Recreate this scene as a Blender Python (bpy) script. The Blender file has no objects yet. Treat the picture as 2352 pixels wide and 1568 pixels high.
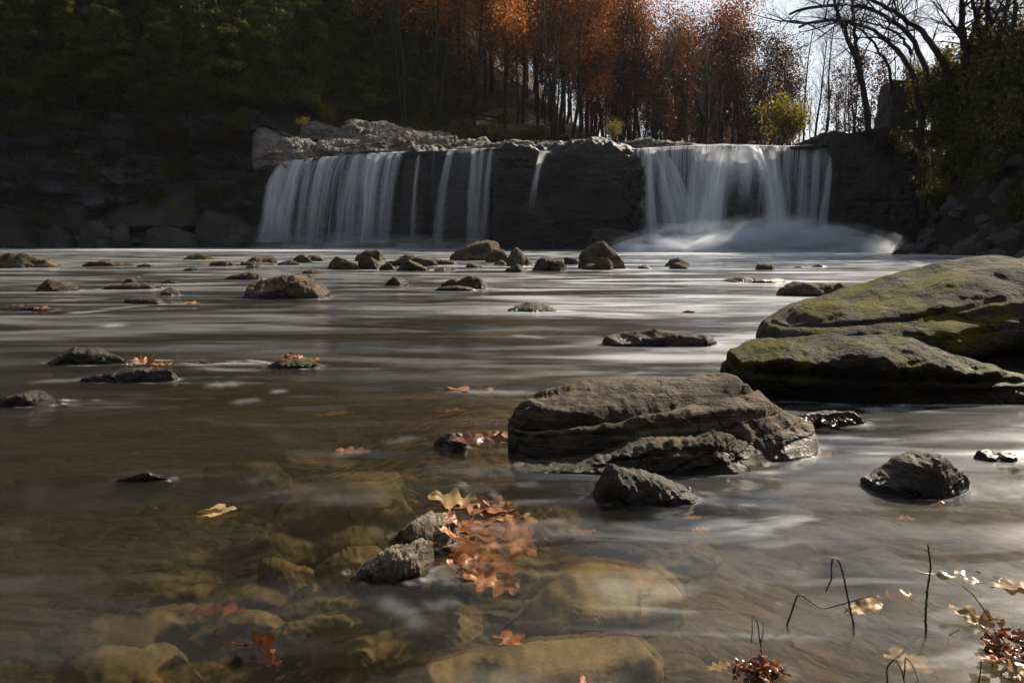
import bpy, math, random
import numpy as np
from mathutils import Vector

scene = bpy.context.scene
# ------------------------------------------------------------------ camera
FPX, CXP, CYP, CAMH = 1568.0, 1176.0, 784.0, 0.70      # the photograph measured on a 2352 x 1568 sheet, 24 mm lens
PITCH = math.atan(241.0 / FPX)
cam = bpy.data.cameras.new("camera"); cam.lens = 24.0; cam.sensor_width = 36.0
cam.clip_start = 0.05; cam.clip_end = 2000.0
camo = bpy.data.objects.new("camera", cam); scene.collection.objects.link(camo)
camo.location = (0, 0, CAMH); camo.rotation_euler = (math.pi / 2 - PITCH, 0, 0)
scene.camera = camo
# ------------------------------------------------------------------ light
SUN_EL, SUN_AZ = math.radians(33), math.radians(50)    # azimuth measured from the view axis (+Y) towards +X
world = bpy.data.worlds.new("World"); scene.world = world; world.use_nodes = True
wt = world.node_tree; wt.nodes.clear()
wo = wt.nodes.new("ShaderNodeOutputWorld"); wb = wt.nodes.new("ShaderNodeBackground")
sk = wt.nodes.new("ShaderNodeTexSky"); sk.sky_type = 'NISHITA'; sk.sun_disc = False
sk.sun_elevation = SUN_EL; sk.sun_rotation = SUN_AZ; sk.air_density = 1.0; sk.dust_density = 1.5; sk.ozone_density = 1.2
wc = wt.nodes.new("ShaderNodeTexCoord"); wm = wt.nodes.new("ShaderNodeMapping"); wm.inputs['Scale'].default_value = (1, 1, 2.2)
wn = wt.nodes.new("ShaderNodeTexNoise"); wn.inputs['Scale'].default_value = 2.6; wn.inputs['Detail'].default_value = 7; wn.inputs['Roughness'].default_value = .58
wr = wt.nodes.new("ShaderNodeValToRGB"); wr.color_ramp.elements[0].position = .38; wr.color_ramp.elements[1].position = .66
wx = wt.nodes.new("ShaderNodeMixRGB"); wx.blend_type = 'MIX'
wt.links.new(wc.outputs['Generated'], wm.inputs[0]); wt.links.new(wm.outputs[0], wn.inputs[0]); wt.links.new(wn.outputs[0], wr.inputs[0])
wr.color_ramp.elements[0].color = (.25, .25, .25, 1); wr.color_ramp.elements[1].color = (.95, .95, .95, 1)
wt.links.new(wr.outputs[0], wx.inputs[0]); wt.links.new(sk.outputs[0], wx.inputs[1]); # thin cloud, brighter towards the sun
wd_ = wt.nodes.new("ShaderNodeVectorMath"); wd_.operation = 'DOT_PRODUCT'; wt.links.new(wc.outputs['Generated'], wd_.inputs[0])
wd_.inputs[1].default_value = (math.sin(SUN_AZ) * math.cos(SUN_EL), math.cos(SUN_AZ) * math.cos(SUN_EL), math.sin(SUN_EL))
wg = wt.nodes.new("ShaderNodeMapRange"); wg.inputs['From Min'].default_value = .2; wg.inputs['From Max'].default_value = 1.0; wg.inputs['To Min'].default_value = 1.1; wg.inputs['To Max'].default_value = 1.8; wt.links.new(wd_.outputs['Value'], wg.inputs['Value'])
wv = wt.nodes.new("ShaderNodeVectorMath"); wv.operation = 'SCALE'; wv.inputs[0].default_value = (4.6, 4.9, 5.4); wt.links.new(wg.outputs[0], wv.inputs['Scale']); wt.links.new(wv.outputs[0], wx.inputs[2])
wt.links.new(wx.outputs[0], wb.inputs[0]); wb.inputs[1].default_value = 0.05
wt.links.new(wb.outputs[0], wo.inputs[0])
sun = bpy.data.lights.new("sun", 'SUN'); sun.energy = 5.0; sun.angle = math.radians(.5); sun.color = (1, .87, .70)
suno = bpy.data.objects.new("sun", sun); scene.collection.objects.link(suno)
sd = Vector((math.sin(SUN_AZ) * math.cos(SUN_EL), math.cos(SUN_AZ) * math.cos(SUN_EL), math.sin(SUN_EL)))
suno.rotation_euler = sd.to_track_quat('Z', 'Y').to_euler(); suno.location = (20, 30, 40)
# ------------------------------------------------------------------ exposure and render settings
vs = scene.view_settings; vs.view_transform = 'Standard'; vs.look = 'None'; vs.exposure = 1.2; vs.gamma = 1.0; vs.use_curve_mapping = False
scene.render.engine = 'CYCLES'
cy = scene.cycles; cy.use_denoising = True; cy.max_bounces = 8; cy.transparent_max_bounces = 24; cy.diffuse_bounces = 3; cy.glossy_bounces = 3
cy.transmission_bounces = 4; cy.volume_bounces = 1; cy.caustics_reflective = False; cy.caustics_refractive = True; cy.blur_glossy = .6
cy.sample_clamp_indirect = 3.0; cy.use_adaptive_sampling = True; cy.adaptive_threshold = .015

# ------------------------------------------------------------------ helpers
def ray(u, v):
    dx, dy = (u - CXP) / FPX, (CYP - v) / FPX
    c, s = math.cos(PITCH), math.sin(PITCH)
    return np.array((dx, c + dy * s, -s + dy * c))
def at(u, v, z=0.0):                      # point of the level z seen at a place of the photograph
    d = ray(u, v); return np.array((0, 0, CAMH)) + d * ((z - CAMH) / d[2])
def atY(u, v, Y):                         # the same at a known distance
    d = ray(u, v); return np.array((0, 0, CAMH)) + d * (Y / d[1])

_perm = np.random.RandomState(7).permutation(256); _perm = np.concatenate([_perm] * 3)
_grad = np.random.RandomState(8).normal(size=(256, 3)); _grad /= np.linalg.norm(_grad, axis=1)[:, None]
def perlin(p):
    p = np.asarray(p, float); i = np.floor(p).astype(int); f = p - i; w = f * f * f * (f * (f * 6 - 15) + 10); i &= 255
    r = 0
    for dx in (0, 1):
        for dy in (0, 1):
            for dz in (0, 1):
                h = _perm[_perm[_perm[i[..., 0] + dx] + i[..., 1] + dy] + i[..., 2] + dz]
                g = _grad[h]
                d = g[..., 0] * (f[..., 0] - dx) + g[..., 1] * (f[..., 1] - dy) + g[..., 2] * (f[..., 2] - dz)
                wx = w[..., 0] if dx else 1 - w[..., 0]; wy = w[..., 1] if dy else 1 - w[..., 1]; wz = w[..., 2] if dz else 1 - w[..., 2]
                r = r + d * wx * wy * wz
    return r * 1.5
def fbm(p, o=4, gain=.5):
    p = np.asarray(p, float); a, r = 1.0, 0
    for k in range(o):
        r = r + a * perlin(p * (2 ** k) + k * 17.3); a *= gain
    return r
def ridged(p, o=4):
    p = np.asarray(p, float); a, r = 1.0, 0
    for k in range(o):
        r = r + a * (1 - 2 * np.abs(perlin(p * (2 ** k) + k * 11.7))); a *= .5
    return r
def sstep(a, b, x):
    t = np.clip((x - a) / (b - a), 0, 1); return t * t * (3 - 2 * t)

def mesh_np(name, V, F, uv=None, attrs=None, smooth=True, mat=None):
    V = np.asarray(V, np.float32).reshape(-1, 3); Fs = F if isinstance(F, list) else [F]
    Fs = [np.asarray(f, np.int32) for f in Fs if len(f)]
    me = bpy.data.meshes.new(name)
    me.vertices.add(len(V)); me.vertices.foreach_set('co', V.ravel())
    loops = np.concatenate([f.ravel() for f in Fs]); tot = np.concatenate([np.full(len(f), f.shape[1], np.int32) for f in Fs])
    me.loops.add(len(loops)); me.loops.foreach_set('vertex_index', loops)
    me.polygons.add(len(tot)); st = np.concatenate([[0], np.cumsum(tot)[:-1]]).astype(np.int32)
    me.polygons.foreach_set('loop_start', st); me.polygons.foreach_set('loop_total', tot)
    me.polygons.foreach_set('use_smooth', np.full(len(tot), smooth, bool))
    me.update(calc_edges=True)
    if uv is not None:
        l = me.uv_layers.new(name='UVMap'); l.data.foreach_set('uv', np.asarray(uv, np.float32)[loops].ravel())
    for k, a in (attrs or {}).items():
        t = me.attributes.new(k, 'FLOAT', 'POINT'); t.data.foreach_set('value', np.asarray(a, np.float32).ravel())
    if mat: me.materials.append(mat)
    return me
def gridF(nu, nv, wrapv=False):
    i = np.arange(nu - 1)[:, None]; j = np.arange(nv if wrapv else nv - 1)[None, :]
    j2 = (j + 1) % nv
    return np.stack([i * nv + j, (i + 1) * nv + j, (i + 1) * nv + j2, i * nv + j2], -1).reshape(-1, 4)

def link(name, me, parent=None, loc=None):
    o = bpy.data.objects.new(name, me); scene.collection.objects.link(o)
    if loc is not None: o.location = tuple(float(c) for c in loc)
    if parent is not None: o.parent = parent
    return o
def tag(o, label=None, cat=None, group=None, kind=None):
    if label: o['label'] = label
    if cat: o['category'] = cat
    if group: o['group'] = group
    if kind: o['kind'] = kind
    return o
def empty(name, label, cat, loc, group=None, rz=0):
    o = link(name, None, None, loc); o.rotation_euler = (0, 0, rz); o.empty_display_size = .2
    return tag(o, label, cat, group)
def dup(root, loc, rz=0, sc=1.0, label=None, group=None):
    r = root.copy(); scene.collection.objects.link(r)
    r.location = tuple(float(c) for c in loc); r.rotation_euler = (0, 0, rz); r.scale = (sc, sc, sc) if np.isscalar(sc) else sc
    if label: r['label'] = label
    if group: r['group'] = group
    for c in list(root.children):
        d = c.copy(); scene.collection.objects.link(d); d.parent = r
    return r

# ------------------------------------------------------------------ materials
class NT:
    def __init__(s, name):
        s.mat = bpy.data.materials.new(name); s.mat.use_nodes = True; s.t = s.mat.node_tree; s.t.nodes.clear()
        s.out = s.t.nodes.new('ShaderNodeOutputMaterial')
    def add(s, typ, ins=None, out=0, **props):
        n = s.t.nodes.new('ShaderNode' + typ)
        for k, v in props.items(): setattr(n, k, v)
        for k, v in (ins or {}).items(): s.set(n.inputs[k], v)
        return n.outputs[out]
    def set(s, sock, v):
        if isinstance(v, bpy.types.NodeSocket): s.t.links.new(v, sock)
        elif isinstance(v, (tuple, list)) and len(v) == 3 and sock.type == 'RGBA': sock.default_value = (*v, 1)
        else: sock.default_value = v
    def m(s, op, a, b=0.0, c=0.0, clamp=False): return s.add('Math', {0: a, 1: b, 2: c}, operation=op, use_clamp=clamp)
    def mix(s, f, a, b, bt='MIX'): return s.add('MixRGB', {0: f, 1: a, 2: b}, blend_type=bt)
    def noise(s, vec, scale, detail=6, rough=.55, dist=0.0, out=0): return s.add('TexNoise', {'Vector': vec, 'Scale': scale, 'Detail': detail, 'Roughness': rough, 'Distortion': dist}, out=out)
    def map(s, vec, scale=(1, 1, 1), rot=(0, 0, 0), loc=(0, 0, 0)): return s.add('Mapping', {'Vector': vec, 'Scale': scale, 'Rotation': rot, 'Location': loc})
    def rng(s, v, a, b, c=0.0, d=1.0): return s.add('MapRange', {'Value': v, 'From Min': a, 'From Max': b, 'To Min': c, 'To Max': d}, interpolation_type='SMOOTHSTEP')
    def done(s, surf=None, vol=None):
        if surf is not None: s.t.links.new(surf, s.out.inputs['Surface'])
        if vol is not None: s.t.links.new(vol, s.out.inputs['Volume'])
        return s.mat

def rock_mat(name, dark, light, scale=6.0, strata=3.0, moss=0.0, mosscol=(.075, .085, .012), wet=.03, bump=.6, bscale=1.0, spec=.2, rough=.85, lichen=.3, wetrough=.22, stx=1.0):
    n = NT(name)
    co = n.add('TexCoord', out=3); geo = n.add('NewGeometry', out=0); nor = n.add('NewGeometry', out=1)
    a = n.noise(co, scale * .35, 9, .62, .4)
    st = n.noise(n.map(co, (stx, 1 + (1 - stx) * .6, strata), rot=(0, -.1 if stx < 1 else 0, 0)), scale, 8, .65, .8)
    f = n.m('ADD', n.m('MULTIPLY', a, .62), n.m('MULTIPLY', st, .38))
    col = n.mix(n.rng(f, .36, .66), dark, light)
    fine = n.noise(co, scale * 9, 6, .7)
    col = n.mix(n.rng(fine, .25, .75, .55, 0), col, n.mix(.5, dark, (.01, .009, .008)))
    sp = n.noise(co, scale * 2.2, 5, .7)
    col = n.mix(n.rng(sp, .62, .72, 0, lichen), col, tuple(min(.6, c * 1.6) for c in light))
    pos = n.add('SeparateXYZ', {0: geo}, out=2); nz = n.add('SeparateXYZ', {0: nor}, out=2)
    hb = n.m('ADD', n.m('MULTIPLY', fine, .35), n.m('ADD', n.m('MULTIPLY', st, 1.0), n.m('MULTIPLY', n.noise(co, scale * 3, 5, .6), .6)))
    rg = rough
    if moss > 0:
        mn = n.noise(co, scale * .5, 8, .68)
        mm = n.m('ADD', n.m('ADD', mn, n.m('MULTIPLY', nz, .10)), n.m('MULTIPLY', n.noise(co, scale * 6, 3, .6), .12))
        mk = n.rng(mm, .80 - .2 * moss, .88 - .2 * moss)
        mc = n.mix(n.noise(co, scale * 14, 3, .6), tuple(c * .45 for c in mosscol), tuple(c * 1.5 for c in mosscol))
        col = n.mix(mk, col, mc)
        hb = n.m('ADD', hb, n.m('MULTIPLY', mk, n.m('MULTIPLY', n.noise(co, scale * 22, 3, .7), 1.1)))
    if wet > 0:
        wk = n.rng(n.m('ADD', pos, n.m('MULTIPLY', n.m('SUBTRACT', n.noise(co, scale * 1.3, 4, .6), .5), wet * 2)), wet * .4, wet * 1.6, 1, 0)
        col = n.mix(wk, col, n.mix(.0, n.mix(1.0, col, (.34, .32, .30), 'MULTIPLY'), col))
        rg = n.m('ADD', n.m('MULTIPLY', wk, wetrough - rough), rough)
    cw = n.add('VectorMath', {0: n.map(co, (1, 1, strata * .5)), 1: n.add('VectorMath', {0: n.noise(co, scale * .9, 5, .65, out=1), 'Scale': 1.1 / scale}, operation='SCALE')}, operation='ADD')
    ck = n.rng(n.add('TexVoronoi', {'Vector': cw, 'Scale': scale * .55}, feature='DISTANCE_TO_EDGE'), 0, .035, 1, 0)
    ck = n.m('MULTIPLY', ck, n.rng(n.noise(co, scale * .5, 3, .5), .42, .62))
    col = n.mix(n.m('MULTIPLY', ck, .8), col, n.mix(1.0, col, (.2, .18, .16), 'MULTIPLY')); hb = n.m('SUBTRACT', hb, n.m('MULTIPLY', ck, .9))
    b = n.add('Bump', {'Strength': bump, 'Distance': .045 * bscale, 'Height': hb})
    p = n.add('BsdfPrincipled', {'Base Color': col, 'Roughness': rg, 'Specular IOR Level': spec, 'Normal': b})
    return n.done(p)

def leafmat(name, stops, trans=.45, rough=.5, attr='tint', spec=.12, objrand=False):
    n = NT(name)
    src = n.add('ObjectInfo', out=5) if objrand else n.add('Attribute', out=2, attribute_name=attr)
    if objrand:
        co = n.add('TexCoord', out=3)
        src = n.m('ADD', n.m('MULTIPLY', src, .75), n.m('MULTIPLY', n.noise(co, 26, 5, .65), .3))
    r = n.t.nodes.new('ShaderNodeValToRGB'); n.set(r.inputs[0], src)
    el = r.color_ramp.elements
    while len(el) < len(stops): el.new(.5)
    for e, (p, c) in zip(el, stops): e.position = p; e.color = (*c, 1)
    col = r.outputs[0]
    d = n.add('BsdfPrincipled', {'Base Color': col, 'Roughness': rough, 'Specular IOR Level': spec})
    t = n.add('BsdfTranslucent', {'Color': n.mix(1.0, col, (1.0, .85, .6), 'MULTIPLY')})
    return n.done(n.add('MixShader', {0: trans, 1: d, 2: t}))

def simple(name, c1, c2, scale=8, rough=.8, bump=.4, dist=.02, stretch=(1, 1, 1), spec=.3):
    n = NT(name); co = n.add('TexCoord', out=3); v = n.noise(n.map(co, stretch), scale, 8, .62, .3)
    b = n.add('Bump', {'Strength': bump, 'Distance': dist, 'Height': v})
    return n.done(n.add('BsdfPrincipled', {'Base Color': n.mix(n.rng(v, .32, .68), c1, c2), 'Roughness': rough, 'Specular IOR Level': spec, 'Normal': b}))

M = {}
M['rock_mid'] = rock_mat('brown_river_rock', (.035, .025, .016), (.20, .148, .095), 5, 2.5, bump=.9, wet=.06)
M['rock_near'] = rock_mat('layered_limestone', (.022, .0165, .0105), (.20, .152, .10), 9, 4.5, moss=.3, mosscol=(.08, .075, .01), stx=.25, wet=.05, bump=.9, bscale=.55)
M['rock_dark'] = rock_mat('dark_wet_rock', (.014, .010, .007), (.085, .062, .04), 8, 3, wet=.03, bump=.9, bscale=.5, spec=.3, rough=.7)
M['rock_moss'] = rock_mat('mossy_rock', (.05, .039, .026), (.19, .15, .10), 6, 2.5, moss=1.0, mosscol=(.06, .058, .005), bump=.8, bscale=.6)
M['boulder_moss'] = rock_mat('mossy_boulder', (.026, .020, .013), (.15, .118, .082), 6, 2.0, moss=.88, lichen=.3, spec=.12, mosscol=(.15, .135, .004), wet=.16, wetrough=.6, bump=1.0, bscale=1.5)  # high dark foot band: shade painted in together with black algae
M['rock_shelf'] = rock_mat('pale_limestone_shelf', (.16, .135, .11), (.62, .55, .46), 1.4, 5, wet=0, bump=1.0, bscale=9)
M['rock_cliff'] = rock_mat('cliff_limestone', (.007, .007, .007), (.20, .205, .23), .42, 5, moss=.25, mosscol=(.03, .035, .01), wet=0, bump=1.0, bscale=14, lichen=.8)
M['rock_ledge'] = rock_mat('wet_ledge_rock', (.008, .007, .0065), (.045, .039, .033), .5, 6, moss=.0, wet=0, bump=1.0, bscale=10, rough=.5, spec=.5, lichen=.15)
M['rock_talus'] = rock_mat('talus_rock', (.014, .012, .011), (.065, .057, .048), 1.4, 3, moss=.3, mosscol=(.03, .035, .008), wet=.1, bump=.9, bscale=4, rough=.45, spec=.5)
M['rock_pale'] = rock_mat('pale_pitted_rock', (.08, .06, .04), (.52, .43, .31), 14, 2.0, wet=.02, bump=1.0, bscale=.5)
M['rock_bed'] = rock_mat('submerged_stone', (.10, .078, .042), (.43, .335, .19), 7, 1.5, wet=0, bump=.5, bscale=.4, rough=.8, lichen=.2)
M['bark'] = simple('bark', (.008, .0065, .005), (.026, .021, .016), 3, .9, .8, .05, (4, 4, .6))
M['bark_pale'] = simple('pale_bark', (.05, .042, .034), (.14, .12, .10), 3, .9, .6, .04, (4, 4, .6))
M['twig'] = simple('twig', (.02, .013, .007), (.075, .05, .026), 60, .55, .4, .002, spec=.5)
M['twig_red'] = simple('leaf_stalk', (.11, .03, .015), (.2, .07, .03), 60, .5, .3, .002, spec=.5)
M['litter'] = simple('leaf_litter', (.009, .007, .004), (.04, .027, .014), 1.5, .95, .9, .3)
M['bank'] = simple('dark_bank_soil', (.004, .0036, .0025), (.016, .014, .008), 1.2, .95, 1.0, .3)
M['oak_rust'] = leafmat('rust_oak_leaves', [(0, (.04, .018, .011)), (.35, (.12, .045, .02)), (.7, (.22, .08, .03)), (1, (.34, .14, .045))], .6)
M['oak_orange'] = leafmat('orange_oak_leaves', [(0, (.10, .04, .015)), (.4, (.29, .115, .034)), (.75, (.46, .19, .05)), (1, (.58, .28, .07))], .6)
M['oak_brown'] = leafmat('dark_brown_leaves', [(0, (.018, .009, .006)), (.5, (.05, .018, .009)), (1, (.11, .035, .013))], .4)
M['cedar'] = leafmat('cedar_foliage', [(0, (.012, .02, .007)), (.5, (.05, .068, .016)), (1, (.16, .17, .04))], .45)
M['bush_yellow'] = leafmat('yellow_green_leaves', [(0, (.045, .05, .008)), (.5, (.15, .14, .016)), (1, (.30, .25, .03))], .5)
M['bush_brown'] = leafmat('brush_leaves', [(0, (.012, .010, .005)), (.5, (.034, .024, .010)), (.88, (.07, .045, .014)), (1, (.2, .13, .025))], .4)
M['bush_green'] = leafmat('dull_green_leaves', [(0, (.014, .017, .005)), (.55, (.055, .058, .012)), (1, (.22, .19, .03))], .5)
M['leaf_rust'] = leafmat('wet_rust_leaf', [(0, (.10, .028, .010)), (.5, (.25, .085, .03)), (1, (.36, .16, .06))], .3, .45, objrand=True, spec=.3)
M['leaf_tan'] = leafmat('pale_tan_leaf', [(0, (.22, .13, .055)), (.5, (.33, .21, .09)), (1, (.40, .28, .14))], .3, .5, objrand=True, spec=.25)
M['leaf_dark'] = leafmat('dark_wet_leaf', [(0, (.03, .010, .005)), (.5, (.09, .028, .010)), (1, (.2, .07, .018))], .3, .18, objrand=True, spec=.8)
M['leaf_pink'] = leafmat('drowned_salmon_leaf', [(0, (.17, .075, .035)), (.5, (.30, .15, .075)), (1, (.42, .25, .14))], .25, .5, objrand=True)
M['moss_green'] = simple('green_shoot', (.05, .07, .01), (.12, .15, .02), 60, .6, .2, .002)
# ------------------------------------------------------------------ terrain
def depth_fn(x, y):
    d = .10 + .035 * np.clip(y - .8, 0, 40) + .34 * sstep(-.1, -1.1, x) + .07 * sstep(.25, .9, x)
    d = d + .022 * fbm(np.stack([x * 2.2, y * 2.2, x * 0 + 3], -1), 4)
    return np.clip(d, .045, 1.6)
def polar(k0, k1, nk, y0, y1, ny):
    r = np.geomspace(y0, y1, ny); k = np.linspace(k0, k1, nk)
    Y, K = np.meshgrid(r, k, indexing='ij'); return K * (Y + .35), Y
X, Y = polar(-1.5, 1.5, 260, .45, 60, 240); Yb = Y
bed = link('riverbed', mesh_np('riverbed', np.stack([X, Yb, -depth_fn(X, Yb)], -1), gridF(240, 260)[:, ::-1], mat=None)); tag(bed, kind='structure')
n = NT('riverbed_silt'); co = n.add('NewGeometry', out=0)
v1 = n.noise(n.map(co, (1, 1.6, 1)), 2.6, 9, .62, .8); bw_ = n.add('VectorMath', {0: n.map(co, (1, 1.5, 1)), 1: n.add('VectorMath', {0: n.noise(co, 5.0, 4, .6, out=1), 'Scale': .22}, operation='SCALE')}, operation='ADD'); v2 = n.add('TexVoronoi', {'Vector': bw_, 'Scale': 7.0, 'Randomness': 1.0}, out=1)
vs_ = n.add('SeparateXYZ', {0: v2}, out=0); vd = n.add('TexVoronoi', {'Vector': bw_, 'Scale': 7.0, 'Randomness': 1.0}, feature='DISTANCE_TO_EDGE')
c = n.mix(n.rng(v1, .35, .65), (.007, .005, .0027), (.045, .033, .016))
c = n.mix(n.m('MULTIPLY', n.rng(vs_, .35, 1.0), .5), c, (.08, .06, .028)); c = n.mix(n.rng(vd, 0, .12, .35, 0), c, (.018, .014, .008))
bed.data.materials.append(n.done(n.add('BsdfPrincipled', {'Base Color': c, 'Roughness': .85, 'Normal': n.add('Bump', {'Strength': .8, 'Distance': .03, 'Height': n.m('MULTIPLY', vd, 3.0)})})))

# foam trails, plus soft sky reflections painted pale on the water: (u0,v0,u1,v1,width in metres,strength)
FOAM_SHEEN = [(-20, 571.5, 1010, 573.5, 3.2, .85), (1420, 581, 2060, 583, 2.0, .85), (1300, 590, 1900, 592, .5, .3), (400, 838, 620, 836, .035, .9), (440, 846, 600, 852, .03, .6), (560, 826, 640, 838, .02, .8),
        (240, 745, 280, 750, .08, .5), (150, 720, 250, 712, .07, .55), (230, 712, 340, 700, .06, .4), (470, 885, 560, 880, .05, .5), (620, 900, 660, 896, .03, .7), (530, 925, 600, 915, .04, .55),
        (1010, 898, 1230, 901, .03, .6), (1170, 770, 1260, 775, .05, .5), (1050, 760, 1400, 752, .12, .25), (1500, 700, 1900, 706, .16, .4), (1300, 715, 1480, 722, .05, .6), (1600, 765, 1720, 768, .05, .5),
        (1640, 850, 1690, 846, .03, .5), (1550, 720, 1680, 727, .08, .5), (860, 1375, 1000, 1440, .02, .6), (970, 1400, 1060, 1380, .018, .5), (1000, 1300, 1030, 1345, .02, .9),
        (1050, 1110, 1075, 1120, .015, .7), (1130, 1125, 1145, 1150, .012, .8), (720, 1150, 900, 1148, .03, .55), (1500, 1195, 1570, 1170, .016, .55), (1600, 1150, 1660, 1140, .02, .6),
        (1700, 1090, 1960, 1050, .02, .5), (1720, 1135, 2000, 1120, .02, .45), (1790, 1100, 1990, 1085, .02, .4), (2220, 1100, 2352, 1130, .02, .45), (2240, 1130, 2352, 1165, .02, .4),
        (1700, 1210, 1760, 1250, .03, .35), (1800, 1230, 1940, 1260, .02, .4), (2010, 1290, 2120, 1300, .03, .7), (2240, 1300, 2352, 1330, .035, .8), (1790, 1310, 1880, 1340, .03, .6),
        (1690, 1330, 1770, 1350, .03, .45), (2230, 1350, 2330, 1360, .02, .55), (1870, 1400, 1990, 1375, .03, .5), (2250, 1460, 2352, 1462, .014, .6), (2030, 1560, 2150, 1550, .01, .5), (1790, 1520, 1830, 1560, .012, .6),
        (120, 925, 330, 925, .03, .2), (60, 880, 240, 868, .04, .35), (560, 1110, 640, 1090, .03, .3), (760, 1045, 850, 1030, .03, .4), (880, 1020, 960, 1000, .03, .35), (1180, 1115, 1240, 1112, .02, .5),
        (840, 1235, 900, 1215, .02, .25), (1480, 800, 1620, 808, .06, .45), (1250, 712, 1330, 716, .05, .9), (360, 655, 560, 648, .12, .4), (560, 668, 720, 655, .12, .35), (100, 690, 260, 684, .1, .3), (900, 660, 1060, 662, .08, .4), (1120, 665, 1260, 668, .1, .35)]
NK, NY = 620, 460
X, Y = polar(-1.35, 1.35, NK, .45, 50, NY)
foam = np.zeros_like(X); wx_ = .02 * fbm(np.stack([X * 5, Y * 9, X * 0], -1), 3)
for u0, v0, u1, v1, w, a in FOAM_SHEEN:
    A, B = at(u0, v0)[:2], at(u1, v1)[:2]; d = B - A; L = np.hypot(*d); d /= L
    t = (X - A[0]) * d[0] + (Y - A[1]) * d[1]; s = -(X - A[0]) * d[1] + (Y - A[1]) * d[0]; t = t / L
    wig = (fbm(np.stack([t * 3 + u0, t * 0, t * 0 + v0], -1), 3)) * w * .8
    a *= np.interp(v0, [600, 900, 1100], [1, .42, .2])
    foam = np.maximum(foam, a * np.exp(-((s + wig) / w) ** 2) * np.exp(-np.clip(np.abs(t - .5) * 2.2 - .55, 0, 9) ** 2 * 6))
sheen_veil = sstep(-.25, .25, X / (Y + .3)) * sstep(2.2, 4.5, Y) * .8 + .38 * sstep(9, 20, Y) + .30 * sstep(2.5, 6, Y) + .10 * sstep(-.1, .4, X)  # silver sky sheen painted as pale streaks, with some aerated foam
q = np.stack([X * .9 + .5 * fbm(np.stack([X * .7, Y * .7, X * 0 + 9], -1), 2), Y * 3.2 + .6 * perlin(np.stack([X * 1.1, Y * 1.1, X * 0 + 4], -1)), X * 0 + 1.5], -1)
near = sstep(14, 2, Y)
Z = (.003 * perlin(q * 1.1) + .006 * perlin(q * .5 + 7)) * (.3 + .7 * near) + .0022 * perlin(np.stack([X * 3.6 + .8 * fbm(q, 2), Y * 6.5, X * 0], -1)) * sstep(4, 1.5, Y)
water = link('water', mesh_np('water', np.stack([X, Y, Z], -1), gridF(NY, NK)[:, ::-1], attrs={'depth': depth_fn(X, Y), 'foam': foam, 'sheen_veil': sheen_veil})); tag(water, kind='structure')
n = NT('river_water'); pos = n.add('NewGeometry', out=0); inc = n.add('NewGeometry', out=4); nr = n.add('NewGeometry', out=1)
w1 = n.noise(n.map(pos, (.4, 1.25, 1)), 1.0, 2, .45, .6); w2 = n.noise(n.map(pos, (1.5, 4.0, 1)), 1.0, 2, .45, .9); w3 = n.noise(n.map(pos, (.08, .5, 1)), 1.0, 3, .5, .3)
hh = n.m('ADD', n.m('MULTIPLY', w1, .21), n.m('ADD', n.m('MULTIPLY', w2, .022), n.m('MULTIPLY', w3, .5)))
bm = n.add('Bump', {'Strength': .55, 'Distance': 1.0, 'Height': hh})
dep = n.add('Attribute', attribute_name='depth', out=2); fo = n.add('Attribute', attribute_name='foam', out=2)
cs = n.m('ABSOLUTE', n.add('VectorMath', {0: inc, 1: nr}, operation='DOT_PRODUCT', out=1))
ct = n.m('SQRT', n.m('SUBTRACT', 1.0, n.m('DIVIDE', n.m('SUBTRACT', 1.0, n.m('MULTIPLY', cs, cs)), 1.77)))
murk = n.m('SUBTRACT', 1.0, n.m('EXPONENT', n.m('MULTIPLY', n.m('DIVIDE', dep, ct), -1.05)))
silt = n.noise(n.map(pos, (.5, 1.8, 1)), 1.3, 5, .55, .8)
mcol = n.mix(n.rng(silt, .3, .7), (.011, .0105, .0065), (.022, .021, .0135))
base = n.add('MixShader', {0: murk, 1: n.add('MixShader', {0: .45, 1: n.add('BsdfTransparent', {'Color': (.97, .90, .72)}), 2: n.add('BsdfRefraction', {'Color': (.97, .90, .72), 'IOR': 1.1, 'Roughness': .22})}), 2: n.add('BsdfDiffuse', {'Color': mcol})})
cb = n.m('ABSOLUTE', n.add('VectorMath', {0: inc, 1: bm}, operation='DOT_PRODUCT', out=1))
frs = n.m('ADD', .02, n.m('MULTIPLY', .98, n.m('POWER', n.m('SUBTRACT', 1.0, cb, clamp=True), 5.0)))
sil = n.add('MixShader', {0: frs, 1: base, 2: n.add('BsdfGlossy', {'Color': (1, 1, 1), 'Roughness': .17, 'Normal': bm})})
fn = n.noise(n.map(pos, (.8, 4.5, 1)), 2.5, 6, .6, 1.0)
ve = n.add('Attribute', attribute_name='sheen_veil', out=2)
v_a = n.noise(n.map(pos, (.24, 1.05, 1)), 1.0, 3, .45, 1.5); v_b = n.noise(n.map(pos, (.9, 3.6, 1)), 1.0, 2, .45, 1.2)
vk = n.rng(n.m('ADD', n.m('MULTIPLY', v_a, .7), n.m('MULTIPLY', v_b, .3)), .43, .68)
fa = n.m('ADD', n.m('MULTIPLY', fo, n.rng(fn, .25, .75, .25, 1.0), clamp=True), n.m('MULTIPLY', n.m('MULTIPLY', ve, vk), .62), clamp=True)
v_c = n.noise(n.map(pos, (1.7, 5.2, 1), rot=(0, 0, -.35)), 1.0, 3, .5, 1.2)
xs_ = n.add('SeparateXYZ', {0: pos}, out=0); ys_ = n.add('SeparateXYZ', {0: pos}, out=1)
vn = n.m('MULTIPLY', n.m('MULTIPLY', n.rng(v_c, .55, .74), n.rng(ys_, 2.2, 4.5, 1, 0)), n.rng(xs_, -.3, .8, .02, .38))  # sky sheen close to the camera, painted as soft pale blotches
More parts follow.
